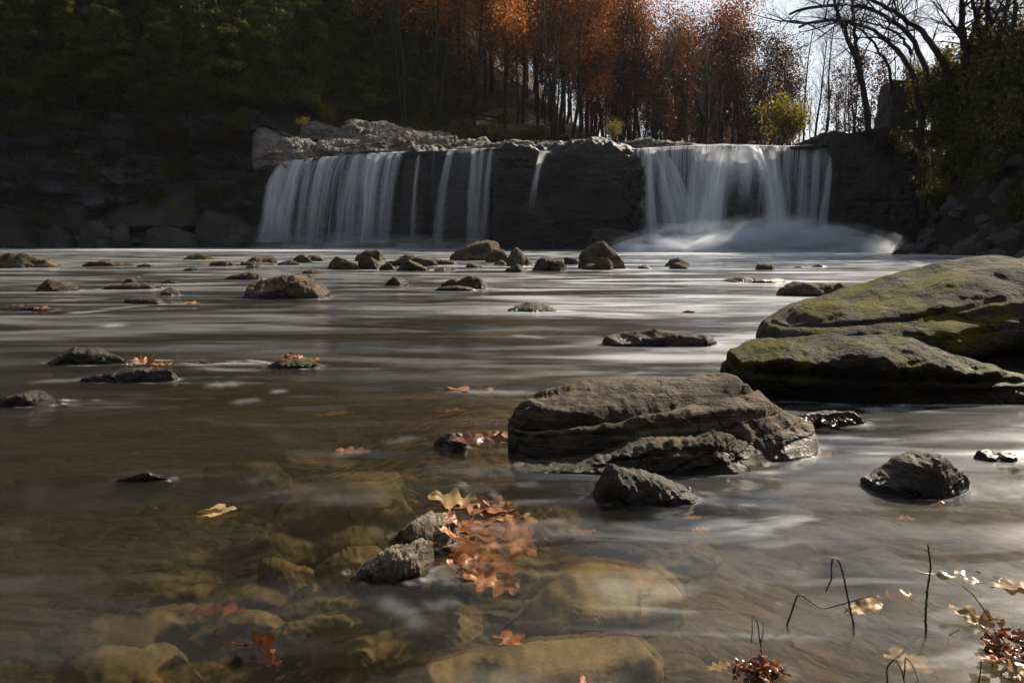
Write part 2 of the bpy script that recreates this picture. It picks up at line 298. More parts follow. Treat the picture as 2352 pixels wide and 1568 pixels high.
fa = n.m('ADD', fa, vn, clamp=True)
n.t.nodes.update() if hasattr(n.t.nodes, 'update') else None
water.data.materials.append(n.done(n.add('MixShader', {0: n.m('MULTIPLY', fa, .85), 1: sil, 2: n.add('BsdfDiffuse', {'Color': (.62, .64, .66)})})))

# ---- the ledge the falls drop from
CREST = [(540, 402, 46.2), (640, 383, 45.4), (672, 372, 45.0), (760, 362, 44.2), (900, 352, 43.2), (1040, 346, 42.2), (1140, 342, 41.4), (1200, 339, 40.4), (1290, 337, 39.4), (1400, 342, 38.2),
         (1440, 345, 37.8), (1530, 339, 37.2), (1640, 334, 36.6), (1720, 336, 36.2), (1800, 337, 35.9), (1915, 336, 35.5), (1990, 336, 35.2)]
cr = np.array([atY(*c) for c in CREST])
def crest(s):                                     # s in 0..1 along the lip -> point
    t = np.linspace(0, 1, len(cr)); return np.stack([np.interp(s, t, cr[:, k]) for k in range(3)], -1)
def crest_u(u):                                   # lip point straight above a column of the photograph
    us = np.array([c[0] for c in CREST], float); t = np.linspace(0, 1, len(cr)); return crest(np.interp(u, us, t))
OUT = np.array([-.42, -.91, 0])                   # downstream, away from the ledge
ns, nz = 420, 120
S = np.linspace(0, 1, ns); C0 = crest(S)
zz = np.linspace(-.6, 1.0, nz); P = np.zeros((ns, nz + 26, 3))
for j, q in enumerate(zz):
    z = np.where(q < 0, q, q * C0[:, 2])
    rec = -.75 * sstep(.97, .80, q) + .35 * sstep(.35, 0, q)
    band = np.floor(z * 1.5 + .9 * fbm(np.stack([C0[:, 0] * .3, z * .5, z * 0], -1), 3))
    st = .40 * perlin(np.stack([C0[:, 0] * .35, band * 3.7, z * 0 + 5], -1)) + .14 * np.round(2 * perlin(np.stack([C0[:, 0] * .8 + band * 2.2, band * 1.3, z * 0], -1)))
    ns_ = .22 * fbm(np.stack([C0[:, 0] * .8, C0[:, 1] * .8, z * 1.6], -1), 4)
    P[:, j] = C0 + OUT * (rec + st + ns_)[:, None]; P[:, j, 2] = z
for k in range(26):                               # the flat top behind the lip
    b = (k + 1) * .28
    P[:, nz + k] = C0 - OUT * b; P[:, nz + k, 2] = C0[:, 2] - .02 + .05 * fbm(np.stack([C0[:, 0] * .9, C0[:, 0] * 0 + b, b + C0[:, 0] * 0], -1), 3) + .01 * k
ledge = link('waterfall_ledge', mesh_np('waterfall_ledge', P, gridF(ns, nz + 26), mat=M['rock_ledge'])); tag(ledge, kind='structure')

# ---- hillside behind the falls
xs, ys = np.linspace(-110, 110, 220), np.concatenate([np.linspace(47.5, 80, 90), np.geomspace(81, 330, 60)])
def hill_z(x, y):
    base = np.interp(x, [-60, -24, -18, -14, -10, 0, 30], [12.5, 11.5, 8.6, 6.7, 5.8, 5.4, 5.3])
    up = np.interp(x, [-60, -30, -15, -4, 6, 16, 26, 60], [75, 64, 46, 27, 13, 3.5, 1.0, 5])
    return base + up * (sstep(46, 110, y) * .9 + .12 * np.clip((y - 46) / 30, 0, 1.5)) + .35 * fbm(np.stack([x * .16, y * .16, x * 0], -1), 4)
Yh, Xh = np.meshgrid(ys, xs, indexing='ij')
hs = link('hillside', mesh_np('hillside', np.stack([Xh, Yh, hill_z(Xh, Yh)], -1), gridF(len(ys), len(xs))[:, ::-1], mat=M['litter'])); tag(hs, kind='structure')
# the ground far beyond, out to the horizon
gx, gy = np.meshgrid(np.linspace(-900, 900, 60), np.geomspace(300, 1600, 30), indexing='xy')
gz = hill_z(np.clip(gx, -110, 110), np.minimum(gy, 330)) - 1.5
far = link('far_ground', mesh_np('far_ground', np.stack([gx, gy, gz], -1), gridF(30, 60)[:, ::-1], mat=M['litter'])); tag(far, kind='structure')

# ---- the cliff on the left
path = np.array([(-90, 26), (-60, 36), (-42, 42), (-30, 45), (-22, 46.6), (-17.2, 47.0), (-16.2, 47.6), (-16.0, 49.5)], float)
seg = np.concatenate([[0], np.cumsum(np.hypot(*np.diff(path, axis=0).T))]); nsC, nzC = 460, 190
s = np.linspace(0, seg[-1], nsC); px_, py_ = np.interp(s, seg, path[:, 0]), np.interp(s, seg, path[:, 1])
dx, dy = np.gradient(px_), np.gradient(py_); l = np.hypot(dx, dy); ox, oy = dy / l, -dx / l
top = np.interp(px_, [-90, -45, -30, -22, -18, -16], [15, 14, 13, 11, 9.0, 8.2]) + .5 * fbm(np.stack([s * .12, s * 0, s * 0], -1), 3)
P = np.zeros((nsC, nzC + 30, 3))
for j in range(nzC):
    z = -.8 + (top + .8) * j / (nzC - 1)
    bw = z + .5 * perlin(np.stack([s * .07, s * 0 + 3, s * 0], -1)) + .035 * (s - 40)
    bw = bw + .25 * fbm(np.stack([s * .3, z * .3, s * 0 + 8], -1), 3); band = np.floor(bw * 1.1); fr = bw * 1.1 - band
    st = 1.0 * perlin(np.stack([s * .16, band * 5.3, s * 0 + 1], -1)) + .25 * np.sin(band * 7.7 + 1)
    blk = .45 * np.round(2.2 * perlin(np.stack([s * .35 + band * 3.1, band * 1.7, s * 0], -1))) / 2.2
    off = st + blk * 1.2 + .6 * ridged(np.stack([s * .25, z * .35, s * 0 + 4], -1), 4) - .5 + .35 * fbm(np.stack([s * .9, z * 1.3, s * 0], -1), 4) - .10 * z - .12 * sstep(.75, 1, fr) + 1.2 * sstep(2.5, .2, z)
    P[:, j] = np.stack([px_ + ox * off, py_ + oy * off, z], -1)
for k in range(30):
    b = (k + 1) * .5; P[:, nzC + k] = P[:, nzC - 1] + np.stack([-ox * b * .15, 0 * s + b, s * 0 + b * .12], -1)
    P[:, nzC + k, 2] += .25 * fbm(np.stack([s * .4, s * 0 + b, s * 0], -1), 3)
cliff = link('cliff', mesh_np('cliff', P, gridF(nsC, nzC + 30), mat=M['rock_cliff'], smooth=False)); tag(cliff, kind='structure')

# ---- the bank on the right
ys, us = np.linspace(6, 62, 120), np.linspace(0, 1, 90)
P = np.zeros((120, 90, 3))
for i, y in enumerate(ys):
    x0 = np.interp(y, [6, 15, 24, 29, 33, 36, 62], [15, 16.6, 17.2, 17.0, 19.2, 21, 26])
    x = x0 - .6 + us ** 1.4 * 60; d = x - x0
    z = -.4 + 6.9 * sstep(-.6, 4.6, d) + .03 * np.clip(d - 7, 0, 60) + np.clip(d, 0, 3) / 3 * (.9 * fbm(np.stack([x * .5, x * 0 + y * .5, x * 0], -1), 5) + .35 * ridged(np.stack([x * .9, x * 0 + y * .9, x * 0 + 3], -1), 3))
    P[i] = np.stack([x, x * 0 + y, z], -1)
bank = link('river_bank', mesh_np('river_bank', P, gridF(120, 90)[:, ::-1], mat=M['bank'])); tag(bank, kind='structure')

# ---- unseen slope added behind the camera to keep the open sky off the water
gp = np.array([(-75, 30), (-46, 24), (-30, 12), (-22, -2), (-15, -12), (0, -16), (13, -12), (18, -2), (19, 8)], float); sg = np.concatenate([[0], np.cumsum(np.hypot(*np.diff(gp, axis=0).T))])
s = np.linspace(0, sg[-1], 160); gx0, gy0 = np.interp(s, sg, gp[:, 0]), np.interp(s, sg, gp[:, 1]); dx, dy = np.gradient(gx0), np.gradient(gy0); l = np.hypot(dx, dy); ox, oy = dy / l, -dx / l
P = np.zeros((160, 60, 3))
for j, q in enumerate(np.linspace(0, 1, 60)):
    P[:, j] = np.stack([gx0 + ox * 14 * q, gy0 + oy * 14 * q, -.6 + 21 * q ** .8 + .8 * fbm(np.stack([s * .2, s * 0 + q * 6, s * 0], -1), 4)], -1)
gs_ = link('sky_block_slope', mesh_np('sky_block_slope', P, gridF(160, 60)[:, ::-1], mat=M['bank'])); tag(gs_, kind='structure')
# ------------------------------------------------------------------ the falls
def watermat(name, streak=26, thr=(.38, .72), col=(.96, .98, 1.0)):
    n = NT(name); uv = n.add('TexCoord', out=2); den = n.add('Attribute', attribute_name='dens', out=2)
    a = n.noise(n.map(uv, (streak, .7, 1)), 1.0, 5, .6, .15); b = n.noise(n.map(uv, (streak * .22, .35, 1), loc=(3.1, 0, 0)), 1.0, 4, .5, .1)
    k = n.rng(n.m('ADD', n.m('MULTIPLY', a, .55), n.m('MULTIPLY', b, .45)), thr[0], thr[1])
    al = n.m('MULTIPLY', den, n.m('ADD', n.m('MULTIPLY', k, .85), .15), clamp=True)
    sh = n.add('MixShader', {0: .5, 1: n.add('BsdfPrincipled', {'Base Color': col, 'Roughness': .35, 'Specular IOR Level': .4}), 2: n.add('BsdfTranslucent', {'Color': col})})
    return n.done(n.add('MixShader', {0: al, 1: n.add('BsdfTransparent', {'Color': (1, 1, 1)}), 2: sh}))
M['fall_sheet'] = watermat('falling_water_sheet', 60, (.40, .70)); M['fall_strand'] = watermat('falling_water_strand', 5, (.25, .75))
def fall_path(A, B, t, lip=.5):
    """points from the ledge over the lip A and down to B (projectile curve)"""
    pts = np.zeros(t.shape + (3,)); back = t < 0
    k = np.sqrt(np.clip(t, 0, 1))
    pts[...] = A + (B - A) * k[..., None]; pts[..., 2] = A[..., 2] + (B[..., 2] - A[..., 2]) * np.clip(t, 0, 1) + .05 * np.exp(-np.clip(t, 0, 1) * 30)
    pts[back] = (A - OUT * lip * (-t / .08)[..., None])[back]
    return pts
def strand(parent, u0, u1, v1, w0, w1, dens, lead=1.0, v0=None, seed=0, A=None, name='water_strand'):
    A = crest_u(u0).copy() if A is None else A
    Bp = atY(u1, v1, A[1] - lead)
    if Bp[2] < 0: Bp[2] = 0
    nt, nw = 44, 15; t = np.concatenate([np.linspace(-.08, 0, 5)[:-1], np.linspace(0, 1, nt - 4) ** 1.4]); s = np.linspace(-1, 1, nw)
    pth = fall_path(A[None] + 0 * t[:, None], Bp[None] + 0 * t[:, None], t); mp = A[1] / FPX
    w = np.interp(t, [-.08, 0, 1], [w0 * 1.0, w0, w1])[:, None] * mp * .5
    if v1 <= 505: dens = dens * np.interp(t, [.45, 1], [1, 0])[:, None]
    wob = .25 * w * perlin(np.stack([t * 2 + seed, t * 0, t * 0 + seed], -1))[:, None]
    P = pth[:, None, :] + np.zeros((len(t), nw, 3)); P[..., 0] += s * w + wob; P[..., 1] -= (1 - s ** 2) * w * .5 + .05
    uv = np.stack(np.broadcast_arrays((s * .5 + .5)[None, :] + seed * 1.7, t[:, None] * 1.6), -1).reshape(-1, 2)
    edge = np.clip(1 - np.abs(s) ** 2.0, 0, 1) ** 1.3
    d = dens * edge[None, :] * np.interp(t, [-.08, -.02, .03, .12, .3, .8, 1], [.0, .55, 1, .97, .92, .65, .4] if v0 is None else [0, .2, .35, .8, 1, .9, .7])[:, None]
    return link(name, mesh_np(name, P, gridF(len(t), nw), uv=uv, attrs={'dens': d}, mat=M['fall_strand']), parent)
def curtain(parent, ua, ub, lead, dens, lat=-.3, low=1.0, name='water_curtain', lat0=None, gap=None):
    nt, nw = 40, int((ub - ua) / 3); t = np.concatenate([np.linspace(-.08, 0, 5)[:-1], np.linspace(0, 1, nt - 4) ** 1.4]); u = np.linspace(ua, ub, nw)
    A = np.array([crest_u(k) for k in u]); Bp = A + OUT * lead; Bp[:, 0] += np.linspace(lat if lat0 is None else lat0, lat, nw); Bp[:, 2] = A[:, 2] * (1 - low)
    P = fall_path(A[None] + 0 * t[:, None, None], Bp[None] + 0 * t[:, None, None], t[:, None] + np.zeros((1, nw)))
    P += OUT * (.12 * perlin(np.stack([u * .05, u * 0, u * 0], -1)))[None, :, None] * np.clip(t, 0, 1)[:, None, None]
    dn = np.array([np.interp(k, [g[0] for g in dens], [g[1] for g in dens]) for k in u])
    d = dn[None, :] * np.interp(t, [-.08, -.03, .03, .12, .4, 1], [0, .5, 1, .95, .75, .42] if ub < 1400 else [0, .7, 1.2, 1.0, .5, .3])[:, None]
    uv = np.stack(np.broadcast_arrays(((u - ua) / 280.0)[None, :], t[:, None]), -1).reshape(-1, 2)
    return link(name, mesh_np(name, P, gridF(len(t), nw), uv=uv, attrs={'dens': d}, mat=M['fall_sheet']), parent)
lf = empty('waterfall', 'wide curtain of thin white water falling over the dark ledge beside the pale limestone shelf', 'waterfall', crest_u(900) * (1, 1, 0))
def reparent_fix(o):                                  # children are modelled in world space
    for c in o.children: c.matrix_parent_inverse.identity(); c.location = -o.location
curtain(lf, 652, 940, 1.15, [(652, 0), (668, 1.0), (720, .95), (745, .5), (760, .85), (850, .85), (925, .7), (940, 0)], -.55, lat0=-1.1)
curtain(lf, 935, 1150, .8, [(935, 0), (950, .2), (1000, .08), (1050, .12), (1075, .36), (1138, .42), (1150, 0)], -.5, name='water_curtain')
for a in [(668, 618, 556, 34, 60, .75, 1.5), (690, 652, 556, 34, 44, .7, 1.4), (718, 693, 556, 16, 30, .5, 1.2), (752, 712, 557, 24, 30, .62, 1.2), (775, 735, 557, 14, 20, .4, 1.2), (795, 778, 557, 10, 20, .3, 1.1),
          (830, 806, 558, 26, 36, .45, 1.1), (858, 834, 558, 26, 34, .62, 1.2), (880, 846, 558, 20, 28, .6, 1.3), (908, 872, 558, 20, 24, .42, 1.1), (925, 888, 558, 12, 18, .3, 1.1), (968, 948, 559, 12, 14, .42, .9),
          (1000, 992, 470, 9, 12, .18, .6), (1042, 1006, 560, 18, 26, .62, 1.0), (1092, 1082, 560, 16, 24, .55, .9), (1112, 1094, 560, 14, 20, .45, .9), (1132, 1112, 560, 14, 18, .45, .9)]:
    strand(lf, a[0], a[1], a[2], a[3] * 1.1, a[4] * 1.2, min(1.2, a[5] * 1.45), a[6], seed=a[0])
rf = empty('waterfall', 'heavy white waterfall with a domed spout beside the dark stone abutment wall', 'waterfall', crest_u(1700) * (1, 1, 0))
curtain(rf, 1442, 1705, .9, [(1442, .5), (1470, .9), (1560, .95), (1640, 1.0), (1690, .9), (1705, .4)], .15, low=.95)
curtain(rf, 1700, 1918, .8, [(1700, .5), (1760, 1.0), (1800, .8), (1850, .8), (1900, .85), (1918, .4)], -.05, low=.95)
for a in [(1482, 1500, 556, 18, 26, .5, .6, 395), (1492, 1566, 560, 18, 64, .75, .9, 400), (1506, 1588, 556, 14, 40, .45, 1.0, 405), (1610, 1592, 558, 28, 44, .55, 1.0, 388), (1655, 1612, 560, 44, 62, .95, 1.7, 372), (1672, 1628, 560, 34, 50, .8, 1.7, 362),
          (1696, 1662, 470, 40, 30, .45, 1.6, 352), (1714, 1708, 476, 44, 20, .85, 1.6, 350), (1724, 1752, 430, 26, 26, .8, 1.5, 350), (1742, 1790, 556, 22, 54, .85, 1.3, 400), (1768, 1784, 556, 28, 48, .7, 1.2, 344), (1800, 1806, 556, 14, 20, .3, 1.0, 344),
          (1852, 1832, 552, 24, 26, .55, 1.0, 388), (1840, 1848, 552, 12, 20, .4, .9, 388), (1876, 1862, 552, 16, 22, .6, 1.0, 384), (1912, 1886, 552, 12, 24, .62, 1.1, 392)]:
    strand(rf, a[0], a[1], a[2], a[3] * 1.15, a[4] * 1.3, min(1.25, a[5] * 1.5), a[6], v0=a[7], seed=a[0] + .3)
for a in [(1256, 1216, 500, 18, 14, .9, .35), (1244, 1228, 480, 10, 10, .7, .3)]:
    strand(rf, *a, seed=a[0], A=atY(a[0], 350, 36.55))
for a in [(1490, 1545, 562, 14, 80, .9, .9, 400), (1500, 1590, 562, 12, 60, .7, 1.2, 400), (1486, 1496, 560, 20, 40, .85, .8, 400), (1655, 1640, 560, 30, 70, .8, 1.5, 370), (1735, 1775, 556, 26, 60, .95, 1.5, 370), (1600, 1585, 560, 22, 44, .7, 1.2, 380)]:
    strand(rf, *a[:7], v0=a[7], seed=a[0] + .9)
# the domed spout over a hidden rock at the lip
dn = np.linspace(0, 1, 30); th = np.linspace(-1, 1, 40); C = crest_u(1706) + np.array((0, -.1, .02))
P = np.zeros((30, 40, 3)); P[..., 0] = C[0] + th * (.45 + 1.25 * dn[:, None] ** .8); P[..., 1] = C[1] - (.2 + 1.3 * dn[:, None] ** .7) * np.sqrt(np.clip(1 - th ** 2 * .8, 0, 1)); P[..., 2] = C[2] - 2.3 * dn[:, None] ** 1.8 * (1 + .5 * np.abs(th) ** 2) - .25 * th ** 2
dd = (1 - np.abs(th) ** 4)[None, :] * np.interp(dn, [0, .12, .6, 1], [.3, .9, .7, 0])[:, None] * (1 - .55 * np.exp(-((th - .05) / .45) ** 2)[None, :] * sstep(.25, .8, dn)[:, None])
link('spout', mesh_np('spout', P, gridF(30, 40), uv=np.stack(np.broadcast_arrays(th[None, :] * .5, dn[:, None]), -1).reshape(-1, 2), attrs={'dens': dd}, mat=M['fall_strand']), rf)
for o in (lf, rf): reparent_fix(o)
# small cascade further up the river, seen over the lip
uf = empty('waterfall', 'low white cascade on the upper river seen over the lip of the ledge', 'waterfall', atY(1270, 330, 54))
def low_fall(parent, ua, ub, va, vb, Yd):
    nw = 60; u = np.linspace(ua, ub, nw); t = np.linspace(0, 1, 12); P = np.zeros((12, nw, 3))
    for i, k in enumerate(u):
        A, B = atY(k, np.interp(k, [ua, ub], [va, va + 6]), Yd), atY(k, np.interp(k, [ua, ub], [vb, vb + 4]), Yd - .5)
        for j, q_ in enumerate(t): P[j, i] = A + (B - A) * (q_ ** .5 if False else q_)
        P[0, i, 1] += .8
    d = np.interp(u, [ua, ua + 20, ub - 30, ub], [0, .9, .8, 0])[None, :] * np.ones((12, 1))
    return link('water_curtain', mesh_np('low_fall', P - np.array(parent.location), gridF(12, nw), uv=np.stack(np.broadcast_arrays((u / 120.0)[None, :], t[:, None]), -1).reshape(-1, 2), attrs={'dens': d}, mat=M['fall_strand']), parent)
low_fall(uf, 1165, 1350, 319, 336, 54); low_fall(uf, 1560, 1640, 327, 334, 50)

# spray at the foot: real bodies of scattering droplets
def spray(name, label, prof, base_v, Yc, D, dens, col=(.80, .86, .95)):
    u = np.array([p[0] for p in prof], float); nx, nr = 70, 26; uu = np.linspace(u[0], u[-1], nx); P = np.zeros((nx, nr, 3))
    for i, k in enumerate(uu):
        v = np.interp(k, u, [p[1] for p in prof]); tp = atY(k, v, Yc); e = (1 - abs(2 * i / (nx - 1) - 1) ** 3) ** .5 if 0 < i < nx - 1 else .03
        for j in range(nr):
            f = math.pi * j / (nr - 1); r = 1 + .16 * float(perlin(np.array([[k * .012, f * 1.2, Yc]]))[0])
            P[i, j] = (tp[0], Yc - math.cos(f) * D * .5 * e, .004 + max(tp[2], .05) * math.sin(f) * r)
    n = NT(name + '_droplets'); gc = n.add('TexCoord', out=0); gs = n.add('SeparateXYZ', {0: gc}, out=2); gx_ = n.add('SeparateXYZ', {0: gc}, out=0); gy_ = n.add('SeparateXYZ', {0: gc}, out=1)
    bell = lambda c_: n.m('SUBTRACT', 1.0, n.m('POWER', n.m('ABSOLUTE', n.m('SUBTRACT', n.m('MULTIPLY', c_, 2.0), 1.0)), 2.0), clamp=True)
    fal = n.m('MULTIPLY', n.m('POWER', n.m('SUBTRACT', 1.0, gs, clamp=True), 1.6), n.m('MULTIPLY', bell(gx_), n.m('POWER', bell(gy_), .8)))
    lump = n.rng(n.noise(n.map(gc, (11, 3.0, 4.0)), 1.0, 6, .62, .5), .36, .68, .03, 1.7)
    pv = n.add('VolumePrincipled', {'Color': col, 'Density': n.m('MULTIPLY', n.m('MULTIPLY', fal, lump), dens), 'Anisotropy': .2})
    F = gridF(nx, nr); me = mesh_np(name, P, [F, np.stack([np.arange(nx - 1) * nr, np.arange(nx - 1) * nr + nr - 1, (np.arange(nx - 1) + 1) * nr + nr - 1, (np.arange(nx - 1) + 1) * nr], -1)], mat=n.done(vol=pv))
    return tag(link(name, me), label, 'spray', kind='stuff')
spray('spray', 'thick white spray boiling at the foot of the heavy waterfall', [(1395, 568), (1440, 550), (1490, 536), (1560, 540), (1620, 530), (1690, 518), (1740, 500), (1790, 490), (1850, 498), (1920, 512), (1985, 532), (2030, 552), (2065, 569)], 579, 32.4, 4.6, 4.2)
spray('spray', 'thinner halo of mist hanging round the boiling spray', [(1380, 560), (1480, 520), (1600, 500), (1700, 490), (1800, 480), (1900, 490), (2000, 520), (2110, 562)], 578, 32.4, 5.5, .45)
spray('spray', 'low mist along the foot of the wide curtain of thin water', [(560, 560), (620, 540), (700, 530), (860, 530), (1000, 540), (1120, 548), (1240, 562)], 566, 41.0, 4.0, .30)
# ------------------------------------------------------------------ trees
class Tubes:
    def __init__(s): s.V = []; s.F = []; s.n = 0
    def add(s, pts, rad, sides):
        pts = np.asarray(pts, float); m = len(pts); tan = np.gradient(pts, axis=0); tan /= np.linalg.norm(tan, axis=1)[:, None] + 1e-9
        ref = np.array((1., 0, 0)) if abs(tan[:, 0].mean()) < .8 else np.array((0, 1., 0))
        a = np.cross(tan, ref); a /= np.linalg.norm(a, axis=1)[:, None] + 1e-9; b = np.cross(tan, a)
        th = np.linspace(0, 2 * np.pi, sides, endpoint=False)
        V = pts[:, None] + (a[:, None] * np.cos(th)[None, :, None] + b[:, None] * np.sin(th)[None, :, None]) * np.asarray(rad)[:, None, None]
        s.V.append(V.reshape(-1, 3)); s.F.append(gridF(m, sides, True) + s.n); s.n += m * sides
    def mesh(s, name, mat): return mesh_np(name, np.concatenate(s.V), np.concatenate(s.F), mat=mat)
def unit(v): return v / (np.linalg.norm(v) + 1e-9)
def grow(rng, T, tips, p, d, L, r, lev, maxlev, pr):
    ns = pr['seg'][lev]; pts = [p]; dirs = [d]
    for i in range(ns):
        d = unit(d + rng.normal(size=3) * pr['wob'][lev] + np.array((0, 0, 1)) * pr['up'][lev]); p = p + d * L / ns; pts.append(p); dirs.append(d)
    t = np.linspace(0, 1, ns + 1); rad = r * (1 - t * pr['tap'][lev]); T.add(pts, rad, pr['sides'][lev])
    if lev >= pr.get('leaf_lev', 2): tips.append(np.array(pts))
    if lev == maxlev: return
    for k in range(pr['num'][lev]):
        q = pr['t0'][lev] + (1 - pr['t0'][lev]) * (k + rng.uniform(.1, .9)) / pr['num'][lev]; i = min(int(q * ns), ns - 1); f = q * ns - i
        bp = pts[i] * (1 - f) + pts[i + 1] * f; bd = dirs[i + 1]
        az = rng.uniform(0, 2 * np.pi); side = unit(np.cross(bd, (math.cos(az), math.sin(az), .3)))
        an = pr['ang'][lev] * rng.uniform(.7, 1.25); nd = unit(bd * math.cos(an) + side * math.sin(an))
        bl = L * pr['len'][lev] * rng.uniform(.6, 1.15) * (1 - pr['fall'][lev] * q)
        grow(rng, T, tips, bp, nd, bl, max(.004, r * (1 - q * pr['tap'][lev]) * pr['rr'][lev]), lev + 1, maxlev, pr)
def leaf_cloud(rng, pts, size, sx=.6):
    n = len(pts); a = rng.normal(size=(n, 3)); a /= np.linalg.norm(a, axis=1)[:, None]; b = np.cross(a, rng.normal(size=(n, 3))); b /= np.linalg.norm(b, axis=1)[:, None]
    sz = size * rng.uniform(.6, 1.4, (n, 1)); a = a * sz; b = b * sz * sx
    V = np.stack([pts - a, pts - b * .9, pts + a, pts + b], 1).reshape(-1, 3); return V, np.arange(4 * n).reshape(n, 4)
def crown_mesh(rng, name, tips, nl, size, mat, spread=.25, keep=1.0, clump=.5):
    seg = [t for t in tips if rng.random() < keep]; P = []; tint = []
    per = max(1, nl // max(1, len(seg)))
    for t in seg:
        k = max(1, int(per * rng.uniform(.3, 1.7))); f = rng.uniform(.2, 1, k) * (len(t) - 1); i = np.minimum(f.astype(int), len(t) - 2); g = (f - i)[:, None]
        P.append(t[i] * (1 - g) + t[i + 1] * g + rng.normal(size=(k, 3)) * spread); tint.append(np.clip(np.full(k, rng.uniform(.2, .8)) + rng.normal(size=k) * .18, 0, 1))
    P = np.concatenate(P); tint = np.concatenate(tint); V, F = leaf_cloud(rng, P, size); return mesh_np(name, V, F, attrs={'tint': np.repeat(tint, 4)}, mat=mat, smooth=False)
PR_OAK = dict(seg=[9, 6, 5, 4], wob=[.07, .16, .22, .3], up=[.05, .10, .06, .0], tap=[.75, .8, .8, .9], sides=[8, 5, 4, 3], num=[16, 8, 6], t0=[.33, .25, .2], ang=[.8, .8, .8], len=[.40, .5, .5], fall=[.5, .3, .2], rr=[.42, .5, .55])
PR_BARE = dict(seg=[12, 6, 5, 4], wob=[.05, .13, .2, .3], up=[.04, .14, .10, .03], tap=[.8, .85, .85, .9], sides=[7, 4, 3, 3], num=[20, 8, 6], t0=[.30, .15, .2], ang=[.72, .65, .7], len=[.30, .5, .5], fall=[.45, .3, .2], rr=[.34, .5, .55])
PR_BRUSH = dict(seg=[5, 4, 3], wob=[.2, .25, .3], up=[.06, .05, 0], tap=[.8, .85, .9], sides=[4, 3, 3], num=[6, 5], t0=[.2, .15], ang=[.7, .8], len=[.6, .55], fall=[.3, .2], rr=[.55, .6], leaf_lev=1)
def wood_tree(seed, H, r, pr, leaf=None, nl=0, size=.14, keep=1.0, spread=.3, lean=(0, 0), bark='bark'):
    rng = np.random.RandomState(seed); T = Tubes(); tips = []
    grow(rng, T, tips, np.array((0, 0, -.5)), unit(np.array((lean[0], lean[1], 1.))), H, r, 0, 3, pr)
    tr = T.mesh('trunk', M[bark]); return tr, (crown_mesh(rng, 'crown', tips, nl, size, M[leaf], spread, keep) if leaf else None)
def put(meshes, name, label, cat, loc, group=None, rz=0, sc=1.0):
    o = empty(name, label, cat, loc, group, rz); o.scale = (sc, sc, sc) if np.isscalar(sc) else sc
    for m_, nm in zip(meshes, ('trunk', 'crown')):
        if m_ is not None: link(nm, m_, o)
    return o
def cedar(seed, H, R, nl=9000):
    rng = np.random.RandomState(seed); T = Tubes(); T.add([(0, 0, -.5), (.05, .03, H * .4), (0, 0, H)], [H * .016, H * .011, .01], 7); P = []; tint = []; nb = int(H * 11)
    for k in range(nb):
        q = (k + rng.random()) / nb; z = H * (.05 + .95 * q); az = rng.uniform(0, 6.283); L = R * (1 - q) ** .75 * rng.uniform(.55, 1.25) + .12; m_ = 7; t = np.linspace(0, 1, m_)
        d = np.array((math.cos(az), math.sin(az), 0)); pts = np.array((0, 0, z)) + d[None] * (L * t)[:, None]; pts[:, 2] += L * (.35 * t - .42 * t * t) + rng.normal(size=m_) * .03
        T.add(pts, .03 * H / 8 * (1 - .9 * t), 3); kk = int(nl / nb * (L / R + .25) * 1.35); f = rng.uniform(.12, 1, kk) ** .7
        base = np.array((0, 0, z)) + d[None] * (L * f)[:, None]; base[:, 2] += L * (.35 * f - .42 * f * f)
        pp = base + rng.normal(size=(kk, 3)) * np.array((.16, .16, .12)) * (.5 + L * .28); P.append(pp); tint.append(np.clip(rng.uniform(.1, .75) + rng.normal(size=kk) * .15, 0, 1))
    P = np.concatenate(P); tint = np.concatenate(tint); n = len(P); out = unit(P * 1.0) if False else P * np.array((1, 1, 0)); out /= np.linalg.norm(out, axis=1)[:, None] + 1e-6
    a = out + np.array((0, 0, .35)) + rng.normal(size=(n, 3)) * .45; a /= np.linalg.norm(a, axis=1)[:, None]; b = np.cross(a, rng.normal(size=(n, 3))); b /= np.linalg.norm(b, axis=1)[:, None]
    sz = rng.uniform(.07, .17, (n, 1)); V = np.stack([P - a * sz * .6, P - b * sz * .3, P + a * sz, P + b * sz * .3], 1).reshape(-1, 3)
    return T.mesh('trunk', M['bark']), mesh_np('crown', V, np.arange(4 * n).reshape(n, 4), attrs={'tint': np.repeat(tint, 4)}, mat=M['cedar'], smooth=False)
def brush(seed, H, leaf, nl, stems=7, size=.06, bark='bark'):
    rng = np.random.RandomState(seed); T = Tubes(); tips = []
    for k in range(stems):
        a = rng.uniform(0, 6.28); grow(rng, T, tips, np.array((math.cos(a) * .15, math.sin(a) * .15, -.2)), unit(np.array((math.cos(a) * .5, math.sin(a) * .5, 1.))), H * rng.uniform(.6, 1.1), .02 * H / 1.5, 0, 2, PR_BRUSH)
    return T.mesh('stems', M[bark]), crown_mesh(rng, 'foliage', tips, nl, size, M[leaf], H * .07)
def putb(meshes, label, loc, group=None, rz=0, sc=1.0, name='bush', cat='bush'):
    o = empty(name, label, cat, loc, group, rz); o.scale = (sc, sc, sc) if np.isscalar(sc) else sc
    for m_, nm in zip(meshes, ('stems', 'foliage')): link(nm, m_, o)
    return o
R = random.Random(5)
def gz(x, y): return float(hill_z(np.array([x]), np.array([y]))[0])
def spot(u, Yd):                       # a place on the hillside below a column of the photograph
    x = (u - CXP) / FPX * Yd * 1.0; return (x, Yd, gz(x, Yd) - .1)
oaks = [wood_tree(11 + k, h, .24, PR_OAK, lf_, 11000, .112, kp, .8) for k, (h, lf_, kp) in enumerate([(15, 'oak_orange', .6), (16.5, 'oak_rust', .5), (16, 'oak_rust', .4), (15.5, 'oak_brown', .42), (16, 'oak_orange', .42)])]
bares = [wood_tree(31 + k, h, .17, PR_BARE) for k, h in enumerate([14, 15.5, 13, 16.5])]
